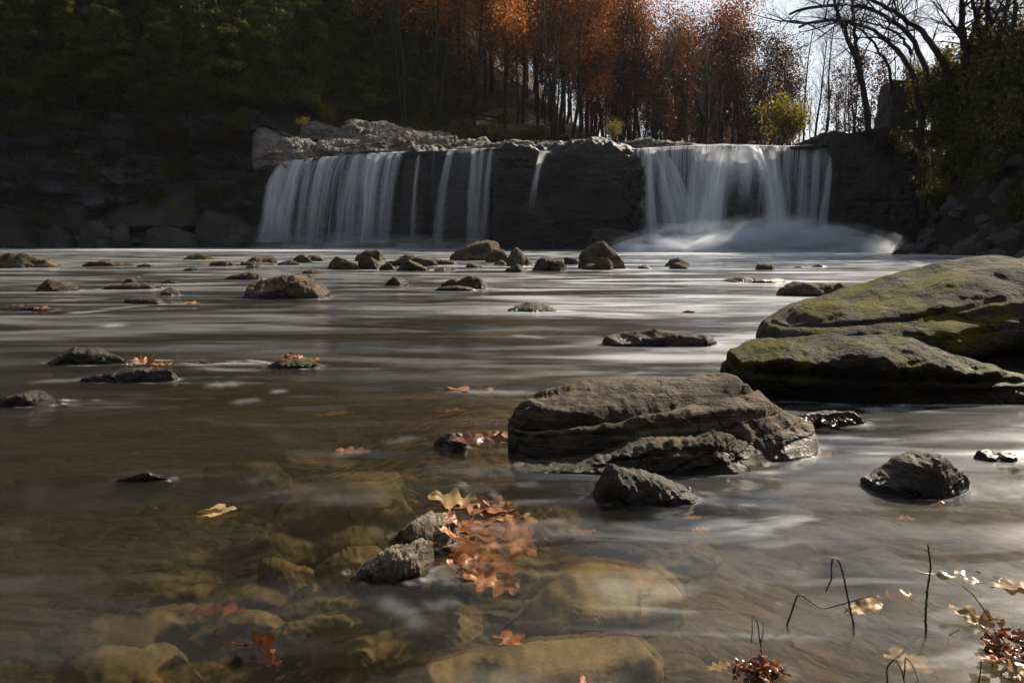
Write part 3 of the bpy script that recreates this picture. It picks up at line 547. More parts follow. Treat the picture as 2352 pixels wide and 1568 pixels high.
sparse = [wood_tree(51 + k, h, .17, PR_BARE, 'oak_brown', 2600, .13, .35, .3) for k, h in enumerate([13, 14.5])]
# orange and rust oaks: (column, distance, kind, size)
for u, Yd, k, sc in [(905, 62, 0, 1.0), (985, 66, 0, 1.12), (1060, 63, 4, 1.05), (1130, 70, 0, 1.1), (1200, 66, 4, 1.05), (1010, 78, 1, 1.1), (870, 74, 1, 1.0), (1110, 82, 1, 1.2), (1225, 80, 0, 1.1), (860, 64, 4, .95), (945, 70, 4, 1.1), (1030, 72, 0, 1.1), (1090, 60, 4, .95), (1160, 62, 0, .95), (1260, 72, 4, 1.0)]:
    put(oaks[k], 'oak_tree', 'bright orange oak in the autumn wood above the wide curtain of thin water', 'tree', spot(u, Yd), 'orange oaks above the wide curtain', R.uniform(0, 6), sc * .95)
for u, Yd, k, sc in [(1285, 68, 1, 1.05), (1345, 64, 2, 1.0), (1400, 70, 1, 1.05), (1465, 66, 2, .95), (1330, 82, 1, 1.2), (1440, 84, 1, 1.15), (1530, 74, 1, 1.02), (1585, 68, 2, 1.0), (1640, 73, 1, 1.0), (1690, 66, 3, .88), (1740, 70, 3, .9), (1500, 88, 2, 1.1), (1610, 84, 3, 1.0), (1380, 76, 2, 1.0), (1420, 60, 3, .8), (1555, 80, 3, 1.0), (1310, 60, 2, .85), (1710, 74, 3, .8)]:
    put(oaks[k], 'oak_tree', 'dark rust coloured oak in the wood between the two waterfalls', 'tree', spot(u, Yd), 'dark rust oaks between the falls', R.uniform(0, 6), sc * .93)
for u, Yd, k, sc in [(760, 70, 3, 1.1), (700, 78, 1, 1.1), (820, 86, 3, 1.2), (600, 84, 3, 1.1), (930, 92, 3, 1.2), (745, 84, 1, 1.2), (790, 76, 3, 1.1), (850, 90, 4, 1.2), (880, 100, 1, 1.3), (800, 104, 3, 1.3), (720, 100, 1, 1.3), (830, 66, 4, .9), (770, 92, 2, 1.2)]:
    put(oaks[k], 'oak_tree', 'brown leaved oak standing behind the cedars on the slope', 'tree', spot(u, Yd), 'brown oaks behind the cedars', R.uniform(0, 6), sc)
for i in range(96):
    u = 900 + i * 9.4 + R.uniform(-14, 14); Yd = R.uniform(53, 96)
    put(bares[i % 4], 'forest_tree', 'slender dark leafless trunk in the wood behind the waterfalls', 'tree', spot(u, Yd), 'slender trunks in the wood', R.uniform(0, 6), (.85, .85, R.uniform(.62, .9)))
for i, (u, Yd, sc) in enumerate([(1792, 60, .86), (1822, 66, 1.0), (1850, 58, .98), (1878, 63, 1.02), (1915, 70, .9), (1945, 62, .8), (1972, 74, .85), (2010, 66, .86), (2052, 60, .8), (2085, 72, .9), (2130, 64, .85), (1760, 78, .9), (1840, 90, .9), (1900, 96, .95), (1960, 100, .9), (1815, 84, .9), (1865, 78, .85), (1930, 86, 1.0), (1985, 68, .9), (2030, 84, .9), (2070, 66, .9), (2105, 80, 1.0), (2150, 60, .9), (2200, 80, 1.0), (2270, 74, .9), (2180, 70, .95), (2240, 66, 1.0), (2310, 72, 1.0)]):
    put(bares[i % 4], 'bare_tree', 'tall leafless tree standing against the pale sky beyond the heavy waterfall', 'tree', spot(u, Yd), 'bare trees against the sky', R.uniform(0, 6), (.8, .8, sc * .95))
for i, (u, Yd, sc) in enumerate([(1930, 56, .72), (1995, 58, .66), (2040, 64, .74), (1905, 62, .62)]):
    put(sparse[i % 2], 'sparse_tree', 'small tree with a few dark brown leaves left, seen left of the stone pillar', 'tree', spot(u, Yd), 'sparse trees by the stone pillar', R.uniform(0, 6), sc)
# cedars on the cliff and slope
ced = [cedar(71, 8, 2.5, 15000), cedar(72, 9, 2.8, 16000), cedar(73, 6, 2.1, 10000)]
for i, (u, v, Yd, k, sc, lab) in enumerate([
    (640, 268, 50, 0, 1.18, 'sunlit green cedar standing over the pale limestone shelf'),
    (705, 262, 53, 1, 1.05, 'shadowed cedar just right of the sunlit cedar over the pale shelf'),
    (835, 272, 52, 2, .62, 'small rounded blue green cedar above the stacked limestone slabs'),
    (560, 255, 48, 1, .95, 'broad cedar at the corner of the cliff, left of the sunlit cedar')]):
    p = atY(u, v, Yd); put(ced[k], 'cedar_tree', lab, 'tree', p, None, i * 1.3, (sc * (1.5 if k == 2 else 1.05), sc * (1.5 if k == 2 else 1.05), sc))
for i, (u, v, Yd, k, sc) in enumerate([(470, 230, 48, 0, 1.1), (410, 160, 50, 1, 1.1), (330, 120, 49, 0, .9), (250, 90, 50, 1, 1.0), (150, 80, 47, 0, .9), (60, 100, 45, 1, 1.0), (-30, 80, 45, 0, 1.1), (520, 150, 54, 1, 1.2), (440, 90, 57, 0, 1.2), (600, 170, 58, 1, 1.3), (300, 30, 56, 1, 1.2), (190, 20, 55, 0, 1.2), (80, 20, 54, 1, 1.2), (680, 160, 62, 0, 1.4), (760, 200, 60, 1, 1.2), (800, 240, 57, 0, .9), (370, 20, 60, 1, 1.3), (560, 80, 63, 0, 1.4), (640, 60, 66, 1, 1.4), (740, 110, 68, 0, 1.4), (20, 230, 43.6, 2, .5), (110, 190, 45, 2, .5), (500, 60, 70, 1, 1.4), (215, 215, 46.2, 2, .4), (870, 190, 64, 1, 1.1), (900, 215, 60, 0, .8), (930, 180, 66, 1, 1.0), (960, 235, 58, 2, .7), (985, 190, 70, 0, 1.0), (880, 250, 57, 2, .9), (1020, 205, 68, 1, .8), (0, 130, 46, 0, .8), (100, 120, 47, 1, .8), (200, 140, 48, 0, .7), (280, 150, 49, 1, .8), (50, 60, 52, 1, 1.3), (150, 30, 52, 0, 1.3), (-20, 0, 56, 1, 1.4), (270, 60, 54, 0, 1.2), (120, -20, 60, 1, 1.5), (40, 160, 44.6, 2, .7), (30, 250, 43.0, 1, .75), (110, 300, 43.6, 0, .6), (170, 230, 44.8, 1, .7), (260, 210, 45.2, 0, .75), (350, 250, 45.6, 0, .55), (430, 270, 46, 1, .6), (500, 240, 46.5, 0, .8), (210, 150, 46, 1, .9), (90, 180, 44.5, 0, .8)]):
    put(ced[k], 'cedar_tree', 'dark shadowed cedar growing on top of the cliff', 'tree', atY(u, v, Yd), 'dark cedars on the cliff', R.uniform(0, 6), sc)
for i in range(36):
    u = (600 + i * 26 if i < 26 else 1290 + (i - 26) * 50) + R.uniform(-14, 14); Yd = R.uniform(88, 135); k = (3, 1, 2, 3, 2)[i % 5]
    put(oaks[k], 'oak_tree', 'dim brown tree deep in the wood behind the nearer trees', 'tree', spot(u, Yd), 'dim trees deep in the wood', R.uniform(0, 6), (1.15, 1.15, R.uniform(.85, 1.25) * (1 if u < 1500 else .8)))
for i in range(26):
    u = 1180 + i * 24 + R.uniform(-14, 14)
    put(sparse[i % 2], 'sparse_tree', 'thin dark sapling with a few brown leaves in the understorey behind the falls', 'tree', spot(u, R.uniform(56, 84)), 'understorey saplings', R.uniform(0, 6), R.uniform(.45, .75))
# brush
br = [brush(81, 1.6, 'bush_brown', 1500), brush(82, 2.2, 'bush_brown', 2400, 9), brush(83, 1.8, 'bush_yellow', 2200, 8), brush(84, 2.0, 'bush_green', 2600, 9)]
for i in range(150):
    u = 690 + i * 7.6 + R.uniform(-12, 12); Yd = R.uniform(50, 72) if u > 1000 else R.uniform(51, 66); sp_ = spot(u, Yd)
    putb(br[i % 2 if i % 5 else 3], 'brown brush growing along the edge of the wood behind the ledge', sp_, 'brush along the edge of the wood', R.uniform(0, 6), R.uniform(.45, 1.05))
for u, v, Yd, k, sc, lab in [(755, 278, 49.5, 2, .55, 'small golden shrub beside the stacked limestone slabs'), (1140, 318, 52, 2, .45, 'little yellow shrub at the edge of the wood above the thin curtain of water'), (1405, 316, 50, 2, .5, 'straw yellow shrub on the bank between the two waterfalls'),
                         (1810, 320, 47, 2, 1.0, 'tall yellow green bush above the heavy waterfall'), (1790, 322, 47.5, 2, 1.3, 'yellow green bush behind the tall one above the heavy waterfall')]:
    putb(br[k], lab, atY(u, v, Yd), None, u, (sc * 1.1, sc * 1.1, sc * 1.35))
for i in range(46):
    u = R.uniform(-20, 575); v = R.uniform(90, 530); 
    putb(br[(0, 3, 3, 1)[i % 4]], 'dark scrub rooted on a ledge of the shaded cliff', atY(u, v, 45.6 + (520 - v) / 250 - (2.6 if u < 120 else 0)), 'scrub on the cliff ledges', R.uniform(0, 6), R.uniform(.4, .9))
for i in range(16):
    u = R.uniform(-20, 560); v = R.uniform(150, 420)
    put(ced[(2, 0)[i % 2]], 'cedar_tree', 'small dark cedar clinging to a ledge of the shaded cliff', 'tree', atY(u, v, 46.0 + (520 - v) / 250 - (2.6 if u < 120 else 0)), 'small cedars on the cliff ledges', R.uniform(0, 6), R.uniform(.3, .55))
for u, v, sc, lab in [(395, 480, .3, 'tuft of yellow leaves in the sun on the long slab under the cliff'), (425, 492, .22, 'smaller yellow tuft at the right end of the long slab under the cliff'), (700, 290, .3, 'golden tuft in a crack at the left of the pale shelf')]:
    putb(br[2], lab, atY(u, v, 43.6 if u < 600 else 46.2), None, u, (sc * 1.6, sc, sc))
# ---- right bank: arching trunks traced over the water
def arch_tree(label, Yd, stems, seed, nch=22):
    rng = np.random.RandomState(seed); T = Tubes(); base = None
    for w, pts in stems:
        P = [atY(1787.5 + a * .384, b * .384, Yd + k * .35 * rng.uniform(-1, 1)) for k, (a, b) in enumerate(pts)]; P = np.array(P)
        if base is None: base = P[0].copy(); P[0, 2] -= .6
        t = np.linspace(0, 1, len(P)); tt = np.linspace(0, 1, 26); Q = np.stack([np.interp(tt, t, P[:, c_]) for c_ in range(3)], -1)
        for _ in range(3): Q[1:-1] = (Q[:-2] + 2 * Q[1:-1] + Q[2:]) / 4
        Q[2:] += np.cumsum(rng.normal(size=(24, 3)) * .022, 0) * np.array((1, 1, .8)); Q[2:-1] += rng.normal(size=(23, 3)) * .02
        # carry on beyond the frame
        r0 = w * .384 * Yd / FPX * .5; T.add(Q - base, np.interp(tt, [0, 1], [r0, r0 * .35]), 8); tips = []
        for k in range(nch):
            i = rng.randint(9, 26) if w > 12 else rng.randint(6, 26); i = min(i, 24); d = unit(Q[i + 1] - Q[i] + rng.normal(size=3) * .55 + np.array((0, 0, .25)))
            grow(rng, T, tips, Q[i] - base, d, rng.uniform(1.6, 3.6), r0 * .28, 1, 3, dict(PR_BARE, up=[0, .03, .03, .0], num=[0, 9, 7], seg=[0, 6, 5, 4]))
    o = empty('bare_tree', label, 'tree', base); link('trunk', T.mesh('trunk', M['bark']), o); return o
arch_tree('leaning bare tree forking just left of the stone pillar', 34.5, [(38, [(548, 760), (520, 560), (480, 400), (430, 280), (380, 140), (340, 40), (310, -120)]), (26, [(500, 470), (470, 320), (445, 170), (420, 0), (400, -140)])], 1, 12)
arch_tree('bare tree behind the stone pillar with a thin trunk bent left', 35.5, [(20, [(692, 520), (660, 400), (610, 310), (560, 225), (470, 150), (380, 110)])], 2, 10)
arch_tree('bare tree right of the pillar, lowest of the trunks arching left over the falls', 33.5, [(36, [(868, 780), (842, 560), (815, 420), (745, 340), (680, 260), (600, 180), (480, 135), (300, 112), (140, 170)]), (18, [(800, 330), (740, 230), (640, 160), (520, 130), (400, 150)])], 3, 18)
arch_tree('bare tree in the middle of the three arching trunks right of the pillar', 33.0, [(36, [(944, 740), (920, 560), (880, 400), (800, 230), (700, 130), (560, 60), (420, 30), (200, 60), (60, 110)])], 4, 20)
arch_tree('thick bare tree whose highest bough arches left from a forked base', 32.5, [(44, [(1062, 600), (1012, 440), (930, 290), (830, 190), (700, 100), (560, 20), (400, -30)]), (52, [(1075, 580), (1128, 400), (1108, 200), (1095, 0), (1090, -150)]), (34, [(1085, 540), (1150, 260), (1210, 60), (1240, -120)])], 5, 14)
arch_tree('bare tree with three forking upright limbs near the right edge', 31.5, [(50, [(1262, 700), (1258, 400), (1278, 200), (1272, 0), (1270, -160)]), (32, [(1262, 420), (1330, 200), (1400, 20), (1430, -120)]), (34, [(1255, 400), (1200, 200), (1165, 0), (1150, -140)])], 6, 14)
arch_tree('bare tree leaning in at the right edge behind green brush', 30.0, [(40, [(1500, 700), (1470, 400), (1430, 150), (1420, 0), (1410, -150)]), (20, [(1460, 330), (1400, 230), (1330, 180)])], 7, 12)
brb = [brush(91, 2.6, 'bush_green', 5200, 12, .075), brush(92, 2.2, 'bush_yellow', 3600, 10, .07), brush(93, 1.5, 'bush_brown', 2200, 9)]
for u, v, Yd, k, sc, lab in [(2150, 215, 33.5, 1, .8, 'yellow green bush between the arching trunks right of the pillar'), (2120, 285, 33.8, 2, .7, 'vine grown brush hanging on the right side of the stone pillar'), (2250, 190, 33, 1, 1.15, 'olive bush behind the three forked limbs'), (2060, 352, 33.6, 2, .7, 'tuft of brown brush on the face of the stone wall under the pillar'), (2090, 372, 33.2, 2, .5, 'small brown tuft right of the tuft under the pillar')]:
    putb(brb[k], lab, atY(u, v, Yd), None, u, sc)
for i, (u, v, Yd, k, sc) in enumerate([(2200, 260, 32.5, 0, .9), (2260, 280, 31, 0, 1.0), (2320, 250, 30, 0, 1.2), (2350, 320, 28, 0, 1.0), (2300, 330, 29.5, 0, .7), (2180, 310, 32, 0, .6), (2390, 250, 29, 0, 1.3), (2240, 350, 30.5, 2, .7), (2360, 180, 31, 0, 1.2), (2330, 400, 28, 0, .6), (2280, 400, 29, 2, .6), (2200, 380, 31, 2, .6), (2142, 400, 33, 2, .6), (2150, 440, 32, 0, .5), (2135, 470, 32, 2, .5), (2160, 480, 30.5, 0, .5), (2180, 420, 30.5, 0, .6), (2260, 450, 28.5, 0, .6), (2310, 450, 27.5, 0, .7), (2350, 520, 25, 0, .5), (2240, 400, 30, 0, .7), (2290, 360, 29.5, 0, .8), (2200, 340, 31.5, 0, .7), (2160, 350, 32.5, 2, .7), (2340, 360, 28, 0, .9), (2220, 300, 32, 0, .8), (2340, 470, 26, 2, .6), (2420, 400, 26, 0, 1.1), (2160, 260, 34, 0, .8), (2240, 230, 34, 0, 1.0)]):
    putb(brb[k], 'dark green brush on the steep shaded bank below the forked trees', atY(u, v, Yd), 'brush on the shaded bank', R.uniform(0, 6), sc)
# shade trees whose crowns rise out of the picture over the bank
for i, (x, y, k, sc) in enumerate([(24, 30, 1, 1.0), (27, 37, 3, 1.05), (22, 22, 0, .9)]):
    put(bares[k], 'bare_tree', 'tall bare tree rising out of the picture from the top of the shaded bank', 'tree', (x, y, 6.0), 'tall bare trees on the bank', i * 2, (1.2, 1.2, sc))
# ------------------------------------------------------------------ stone wall and pillar by the heavy fall
def block_wall(W, H, D, seed, course=.35, taper=0.0, ragged=.2, nx=70, nz=90):
    """a coursed stone block: front, top, sides as one displaced closed shell"""
    a = np.linspace(0, 1, 4 * nx, endpoint=False); t = np.linspace(0, 1, nz + 14)
    px = np.interp(a, [0, .35, .5, .85, 1], [-.5, .5, .5, -.5, -.5]) * W; py = np.interp(a, [0, .35, .5, .85, 1], [-.5, -.5, .5, .5, -.5]) * D
    P = np.zeros((len(t), len(a), 3)); edge = H + ragged * np.round(3 * perlin(np.stack([a * 9, a * 0 + seed, a * 0], -1))) / 3
    for i, q in enumerate(np.concatenate([np.linspace(0, 1, nz), np.ones(14)])):
        z = -.5 + (edge + .5) * q; sh = (1 - taper * q) * (1 if i < nz else max(.02, 1 - (i - nz + 1) / 14.0))
        row = np.floor(z / course + .15 * perlin(np.stack([px * .6, z, py * .6], -1))); fz = z / course - row; cell = np.floor(px / .55 + py / .5 + (row % 2) * .5)
        o = 1 + (.10 * perlin(np.stack([cell * 3.1, row * 2.7, cell * 0 + seed], -1)) + .05 * fbm(np.stack([px * 2.5, py * 2.5, z * 2.5], -1), 3) - .05 * (fz < .14)) / max(W, D) * 2
        P[i] = np.stack([px * sh * o, py * sh * o, z + (.08 * perlin(np.stack([px * 2, py * 2, px * 0], -1)) if i >= nz else 0)], -1)
    return mesh_np('block', P, gridF(len(t), len(a), True)[:, ::-1], mat=M['rock_talus'])
a_, b_ = atY(1917, 300, 34.9), atY(2150, 296, 34.9)
w = link('stone_wall', block_wall(b_[0] - a_[0], a_[2], 5.0, 3, nx=90, nz=120), None, ((a_[0] + b_[0]) / 2, 37.2, 0)); w.rotation_euler[2] = -.04; tag(w, 'dark coursed stone abutment wall beside the heavy waterfall', 'wall')
a_, b_ = atY(2025, 296, 36.0), atY(2096, 192, 36.0)
w = link('stone_pillar', block_wall(b_[0] - a_[0], b_[2] - a_[2], 1.6, 5, taper=.12, ragged=.1, nx=40, nz=60), None, ((a_[0] + b_[0]) / 2, 36.0, a_[2])); tag(w, 'broken square stone pillar standing on top of the abutment wall', 'pillar')

# ------------------------------------------------------------------ rocks
def rock_shape(W, ts, hs, D, bottom, seed, N=48, Mr=30, e=.8, facet=11, rough=.085, freq=1.6, strata=0.0, sth=.09, tilt=0.0, lean=0.0, k=2.6, bend=0.0, grooves=(), sharp=1.0, rw=1.0):
    rng = np.random.RandomState(seed); t = (1 - np.cos(np.pi * np.linspace(0, 1, N))) / 2; t = .5 * t + .5 * np.linspace(0, 1, N)
    h = np.interp(t, ts, hs); end = np.clip(1 - np.abs(2 * t - 1) ** k, 0, 1) ** (1 / k); end = np.maximum(end, .02)
    ph = np.linspace(0, 2 * np.pi, Mr, endpoint=False); c, s = np.cos(ph), np.sin(ph)
    cy_ = np.sign(c) * np.abs(c) ** e; sz_ = np.sign(s) * np.abs(s) ** e
    P = np.zeros((N, Mr, 3)); P[..., 0] = ((t - .5) * W)[:, None]; d = D / 2 * end
    P[..., 1] = d[:, None] * cy_ + bend * (1 - (2 * t - 1) ** 2)[:, None]
    up = sz_ > 0; P[..., 2] = np.where(up, h[:, None] * sz_, (bottom * end ** .5)[:, None] * sz_ if np.ndim(bottom * end) else 0)
    P[..., 1] += lean * np.maximum(P[..., 2], 0); hm = max(hs); size = (W * D * hm) ** (1 / 3.)
    V = P.reshape(-1, 3); sc = np.array((W / 2, D / 2, hm)); x0_, x1_ = V[:, 0].min(), V[:, 0].max()
    for _ in range(facet):                                  # flat broken faces
        nn = rng.normal(size=3); nn[2] = abs(nn[2]) * .8; nn /= np.linalg.norm(nn); q = V / sc; dd = q @ nn; o = np.quantile(dd, rng.uniform(.80, .96)); V = V - np.maximum(dd - o, 0)[:, None] * nn * sc * .92 * sharp
    V[:, 2] *= np.where(V[:, 2] > 0, hm / V[:, 2].max(), 1); V[:, 0] = x0_ + (V[:, 0] - V[:, 0].min()) * (x1_ - x0_) / (V[:, 0].max() - V[:, 0].min())
    ax = np.stack([V[:, 0] * .25, V[:, 1], V[:, 2] - hm * .25], -1) / np.array((W, D, hm)); nr = ax / (np.linalg.norm(ax, axis=1)[:, None] + 1e-6)
    nz = fbm(V / size * freq + seed * 1.37, 5, .55); rd = ridged(V / size * freq * 1.3 + seed * .7, 3)
    off = rough * size * (nz * .8 + rw * .30 * (rd - .6) + rw * .32 * (ridged(V / size * freq * 3.4 + seed, 3) - .6))
    if strata:
        q = (V[:, 2] - tilt * V[:, 0] + .25 * sth * fbm(V / size * 1.2 + seed, 3)) / sth; b = np.floor(q); fr = q - b
        off = off + strata * size * (perlin(np.stack([b * 3.3 + seed, V[:, 0] / size * .9, b * 0 + .5], -1)) * sstep(0, .12, fr) - .7 * np.exp(-(np.minimum(fr, 1 - fr) / .08) ** 2))
    for z0, g_t, wd, dp in grooves:
        q = V[:, 2] - z0 - g_t * V[:, 0] + .12 * wd * 3 * perlin(np.stack([V[:, 0] / size * 2, V[:, 0] * 0 + z0 * 9, V[:, 0] * 0], -1)); off = off - dp * np.exp(-(q / wd) ** 2) * (V[:, 1] < D * .45)
    V = V + nr * (off * np.clip(np.repeat(end, Mr) * 1.6, .15, 1))[:, None]
    return V, gridF(N, Mr, True), size
def rock(label, l, r, base_v, prof, mat='rock_mid', depth=.6, Y=None, name='rock', cat='rock', group=None, seed=None, bottom=None, rz=0.0, zshift=0.0, **kw):
    seed = int(l * 3 + base_v) % 9973 if seed is None else seed
    c = at((l + r) / 2, base_v) if Y is None else atY((l + r) / 2, base_v, Y)
    W0 = (r - l) * (c[1] * math.cos(PITCH) - (c[2] - CAMH) * math.sin(PITCH)) / FPX; D = depth * W0; cyy = c[1] + D * .46; z0 = c[2]
    hs = []; ts = []; X0 = atY(l, base_v, cyy)[0]; X1 = atY(r, base_v, cyy)[0]; W = X1 - X0
    ln = kw.get('lean', .2 if Y is None else 0.0); kw['lean'] = ln
    for u, v in prof:
        p = atY(u, v, cyy)
        for _ in range(3): p = atY(u, v, cyy + ln * max(0, p[2] - z0))
        ts.append((atY(u, v, cyy)[0] - X0) / W); hs.append(max(.012 * W, p[2] - z0))
    if ts[0] > .02: ts = [0.] + ts; hs = [hs[0] * .25] + hs
    if ts[-1] < .98: ts = ts + [1.]; hs = hs + [hs[-1] * .25]
    dens_ = min(2.2, max(.7, ((r - l) / 110.) ** .5))
    kw.setdefault('N', int(46 * dens_)); kw.setdefault('Mr', int(30 * dens_))
    V, F, size = rock_shape(W, ts, hs, D, bottom if bottom is not None else max(.04, .35 * max(hs)), seed, **kw)
    o = link(name, mesh_np(name, V, F, mat=M[mat]), None, ((X0 + X1) / 2, cyy, z0 + zshift)); o.rotation_euler[2] = rz; tag(o, label, cat, group)
    if Y is None: WET.append(((X0 + X1) / 2, cyy, W / 2, D / 2))
    return o
WET = []
def R_(label, l, r, b, prof, mat='rock_mid', depth=.6, **kw): return rock(label, l, r, b, [(p[0], p[1]) for p in prof], mat, depth, **kw)
ROW = 'stones of the row across the river'
# hero boulders on the right
R_('huge moss covered boulder filling the right side of the river', 1752, 2720, 872, [(1760, 792), (1775, 765), (1800, 737), (1850, 712), (1900, 695), (1950, 682), (2000, 668), (2080, 650), (2140, 634), (2200, 618), (2280, 602), (2352, 592), (2480, 590), (2600, 610), (2720, 700)], 'boulder_moss', .62, name='boulder', cat='boulder', N=240, Mr=170, e=.74, facet=0, rough=.066, freq=1.2, rw=.18, strata=.012, sth=.13, tilt=.16, k=2.8, seed=5, lean=.3,
   grooves=[(.16, .22, .035, .05), (.02, .30, .03, .045), (.34, .10, .03, .02)], bottom=.3)
R_('long low mossy slab along the foot of the huge boulder', 1668, 2560, 925, [(1672, 835), (1690, 815), (1750, 797), (1800, 793), (1850, 790), (1910, 778), (1970, 776), (2040, 788), (2120, 802), (2250, 830), (2400, 860), (2560, 900)], 'boulder_moss', .38, name='boulder', cat='boulder', N=220, Mr=120, e=.5, facet=0, rough=.075, freq=1.5, rw=.25, strata=.015, sth=.09, tilt=.1, k=3.2, seed=9, lean=.15, grooves=[(.10, -.03, .02, .035), (.04, .05, .02, .03)], bottom=.2)
R_('brown boulder showing behind the huge mossy boulder', 2058, 2560, 652, [(2062, 645), (2080, 625), (2120, 608), (2180, 601), (2260, 597), (2352, 594), (2450, 592), (2560, 610)], 'rock_mid', .5, name='boulder', cat='boulder', N=110, Mr=60, strata=.03, sth=.12, tilt=.06, seed=3)
R_('low mossy rock in front of the brown boulder, left of the huge boulder', 1766, 1980, 681, [(1770, 674), (1800, 663), (1830, 652), (1870, 648), (1925, 650), (1960, 656), (1978, 668)], 'rock_moss', .5, seed=11)
# the layered rock in the middle
R_('big layered brown rock with long grooves standing in the shallows', 1166, 1872, 1062, [(1170, 965), (1185, 945), (1230, 920), (1290, 902), (1350, 893), (1430, 884), (1500, 882), (1580, 880), (1640, 874), (1690, 872), (1730, 884), (1770, 915), (1800, 940), (1840, 955), (1868, 975)], 'rock_near', .34, name='layered_rock', N=260, Mr=160, e=.75, facet=1, rough=.055, freq=1.5, strata=.045, sth=.052, tilt=.10, k=2.7, lean=.75, seed=21,
   grooves=[(.15, .13, .012, .045), (.20, .08, .009, .035), (.24, .05, .008, .025)], bottom=.12)
R_('lower jagged slab along the front of the big layered rock', 1180, 1808, 1088, [(1185, 1076), (1260, 1066), (1330, 1058), (1400, 1044), (1450, 1028), (1530, 1015), (1600, 1010), (1640, 1000), (1668, 994), (1690, 1006), (1740, 998), (1775, 1015), (1800, 1040)], 'rock_near', .17, name='layered_rock', N=190, Mr=90, e=.6, facet=2, rough=.09, freq=2.0, strata=.07, sth=.04, tilt=.12, k=3.4, seed=27, lean=.6, bottom=.1)
R_('dark rough rock with a flat sloping top just in front of the big layered rock', 1348, 1600, 1165, [(1352, 1100), (1362, 1075), (1380, 1068), (1420, 1078), (1440, 1086), (1490, 1092), (1530, 1108), (1570, 1124), (1598, 1140)], 'rock_dark', .42, N=110, Mr=70, rough=.07, freq=2.2, facet=5, e=.7, seed=31)
R_('dark pointed rock with a cracked top, alone by the right edge', 1993, 2224, 1141, [(1998, 1120), (2030, 1098), (2060, 1080), (2090, 1058), (2130, 1042), (2160, 1034), (2180, 1040), (2215, 1058), (2222, 1085)], 'rock_dark', .55, N=110, Mr=70, e=.75, facet=6, rough=.06, seed=37)
R_('small dark chip of rock left of the dark pointed rock', 1998, 2048, 1097, [(2005, 1088), (2025, 1080), (2040, 1080)], 'rock_dark', .5)
R_('flat wet rock strewn with dark leaves at the right end of the big layered rock', 1836, 1984, 978, [(1845, 962), (1880, 950), (1905, 940), (1935, 948), (1960, 952), (1978, 966)], 'rock_dark', .5, N=70, Mr=44)
R_('flat wet rock topped with an orange leaf at the right edge', 2232, 2348, 1062, [(2245, 1048), (2280, 1036), (2310, 1040), (2335, 1050)], 'rock_dark', .5, N=60, Mr=40)
R_('pale pitted rock with oak leaves caught on its side', 898, 1056, 1262, [(905, 1230), (925, 1198), (950, 1182), (985, 1180), (1020, 1185), (1045, 1195)], 'rock_pale', .75, lean=.5, N=100, Mr=70, rough=.06, freq=2.4, facet=3, seed=41)
R_('lower dark wet rock with a glistening rim beside the pale pitted rock', 795, 992, 1345, [(808, 1325), (850, 1280), (880, 1253), (920, 1248), (960, 1242), (985, 1252)], 'rock_pale', .5, lean=.6, N=110, Mr=70, rough=.09, freq=2.6, facet=4, seed=43)
R_('small humped rock with a curled leaf, left of the big layered rock', 996, 1075, 1026, [(1004, 1014), (1030, 996), (1055, 994), (1070, 1004)], 'rock_dark', .5)
R_('little wet pebble in front of the small humped rock', 1034, 1072, 1034, [(1040, 1020), (1055, 1014), (1068, 1022)], 'rock_near', .6)
# left middle
R_('big flat topped block of rock in the left middle of the river', 569, 756, 686, [(571, 650), (578, 634), (600, 629), (640, 628), (668, 631), (700, 642), (730, 655), (752, 672)], 'rock_mid', .62, N=100, Mr=64, e=.5, facet=3, rough=.06, seed=51, k=3.6)
R_('flat stone just behind the big flat topped block', 664, 724, 640, [(672, 634), (695, 628), (715, 632)])
R_('low stone with a red leaf behind the big flat topped block', 684, 750, 629, [(692, 624), (715, 620), (740, 622)])
R_('low brown stone left of the big flat topped block, half behind it', 518, 606, 642, [(525, 636), (550, 630), (580, 624), (600, 627)])
R_('pointed brown stone standing alone at the far left', 90, 188, 669, [(94, 660), (112, 642), (122, 640), (140, 648), (165, 655), (182, 662)], 'rock_mid', .6, facet=7)
R_('long wedge of rock at the left edge of the river', -60, 133, 616, [(-60, 590), (-20, 584), (10, 582), (40, 586), (75, 594), (105, 602), (128, 611)], 'rock_mid', .4, facet=7, strata=.03, sth=.12)
R_('long double humped stone right of the wedge of rock', 192, 312, 612, [(200, 604), (225, 599), (245, 600), (260, 602), (280, 598), (300, 602)], 'rock_mid', .4)
R_('two lobed pebble right of the double humped stone', 316, 350, 613, [(320, 608), (335, 605), (345, 608)])
R_('moss capped stone behind the left end of the row', 420, 492, 597, [(428, 590), (445, 583), (465, 585), (485, 593)], 'rock_moss')
R_('small rounded stone in open water left of the row', 416, 456, 622, [(424, 617), (438, 614), (450, 617)])
R_('small stone above the flat stones left of the centre', 284, 318, 651, [(289, 644), (298, 638), (312, 645)])
R_('flat pale stone low in the water below the wedge of rock', 228, 370, 665, [(236, 661), (290, 656), (310, 651), (345, 647), (365, 652)], 'rock_mid', .5, strata=.04, sth=.06)
R_('sliver of stone right of the flat pale stone', 368, 416, 652, [(375, 647), (390, 643), (408, 648)])
R_('small dark pointed stone below the sliver', 368, 416, 678, [(373, 670), (380, 662), (398, 668), (410, 674)], 'rock_dark')
R_('low wet rock ending in a blurred rust leaf at left', 286, 408, 699, [(292, 692), (320, 685), (355, 687), (395, 692)], 'rock_dark', .5, rough=.1)
R_('low wet rock with sodden leaves at the far left edge', -30, 130, 715, [(-20, 708), (20, 703), (50, 702), (90, 708), (120, 711)], 'rock_dark', .4, rough=.09)
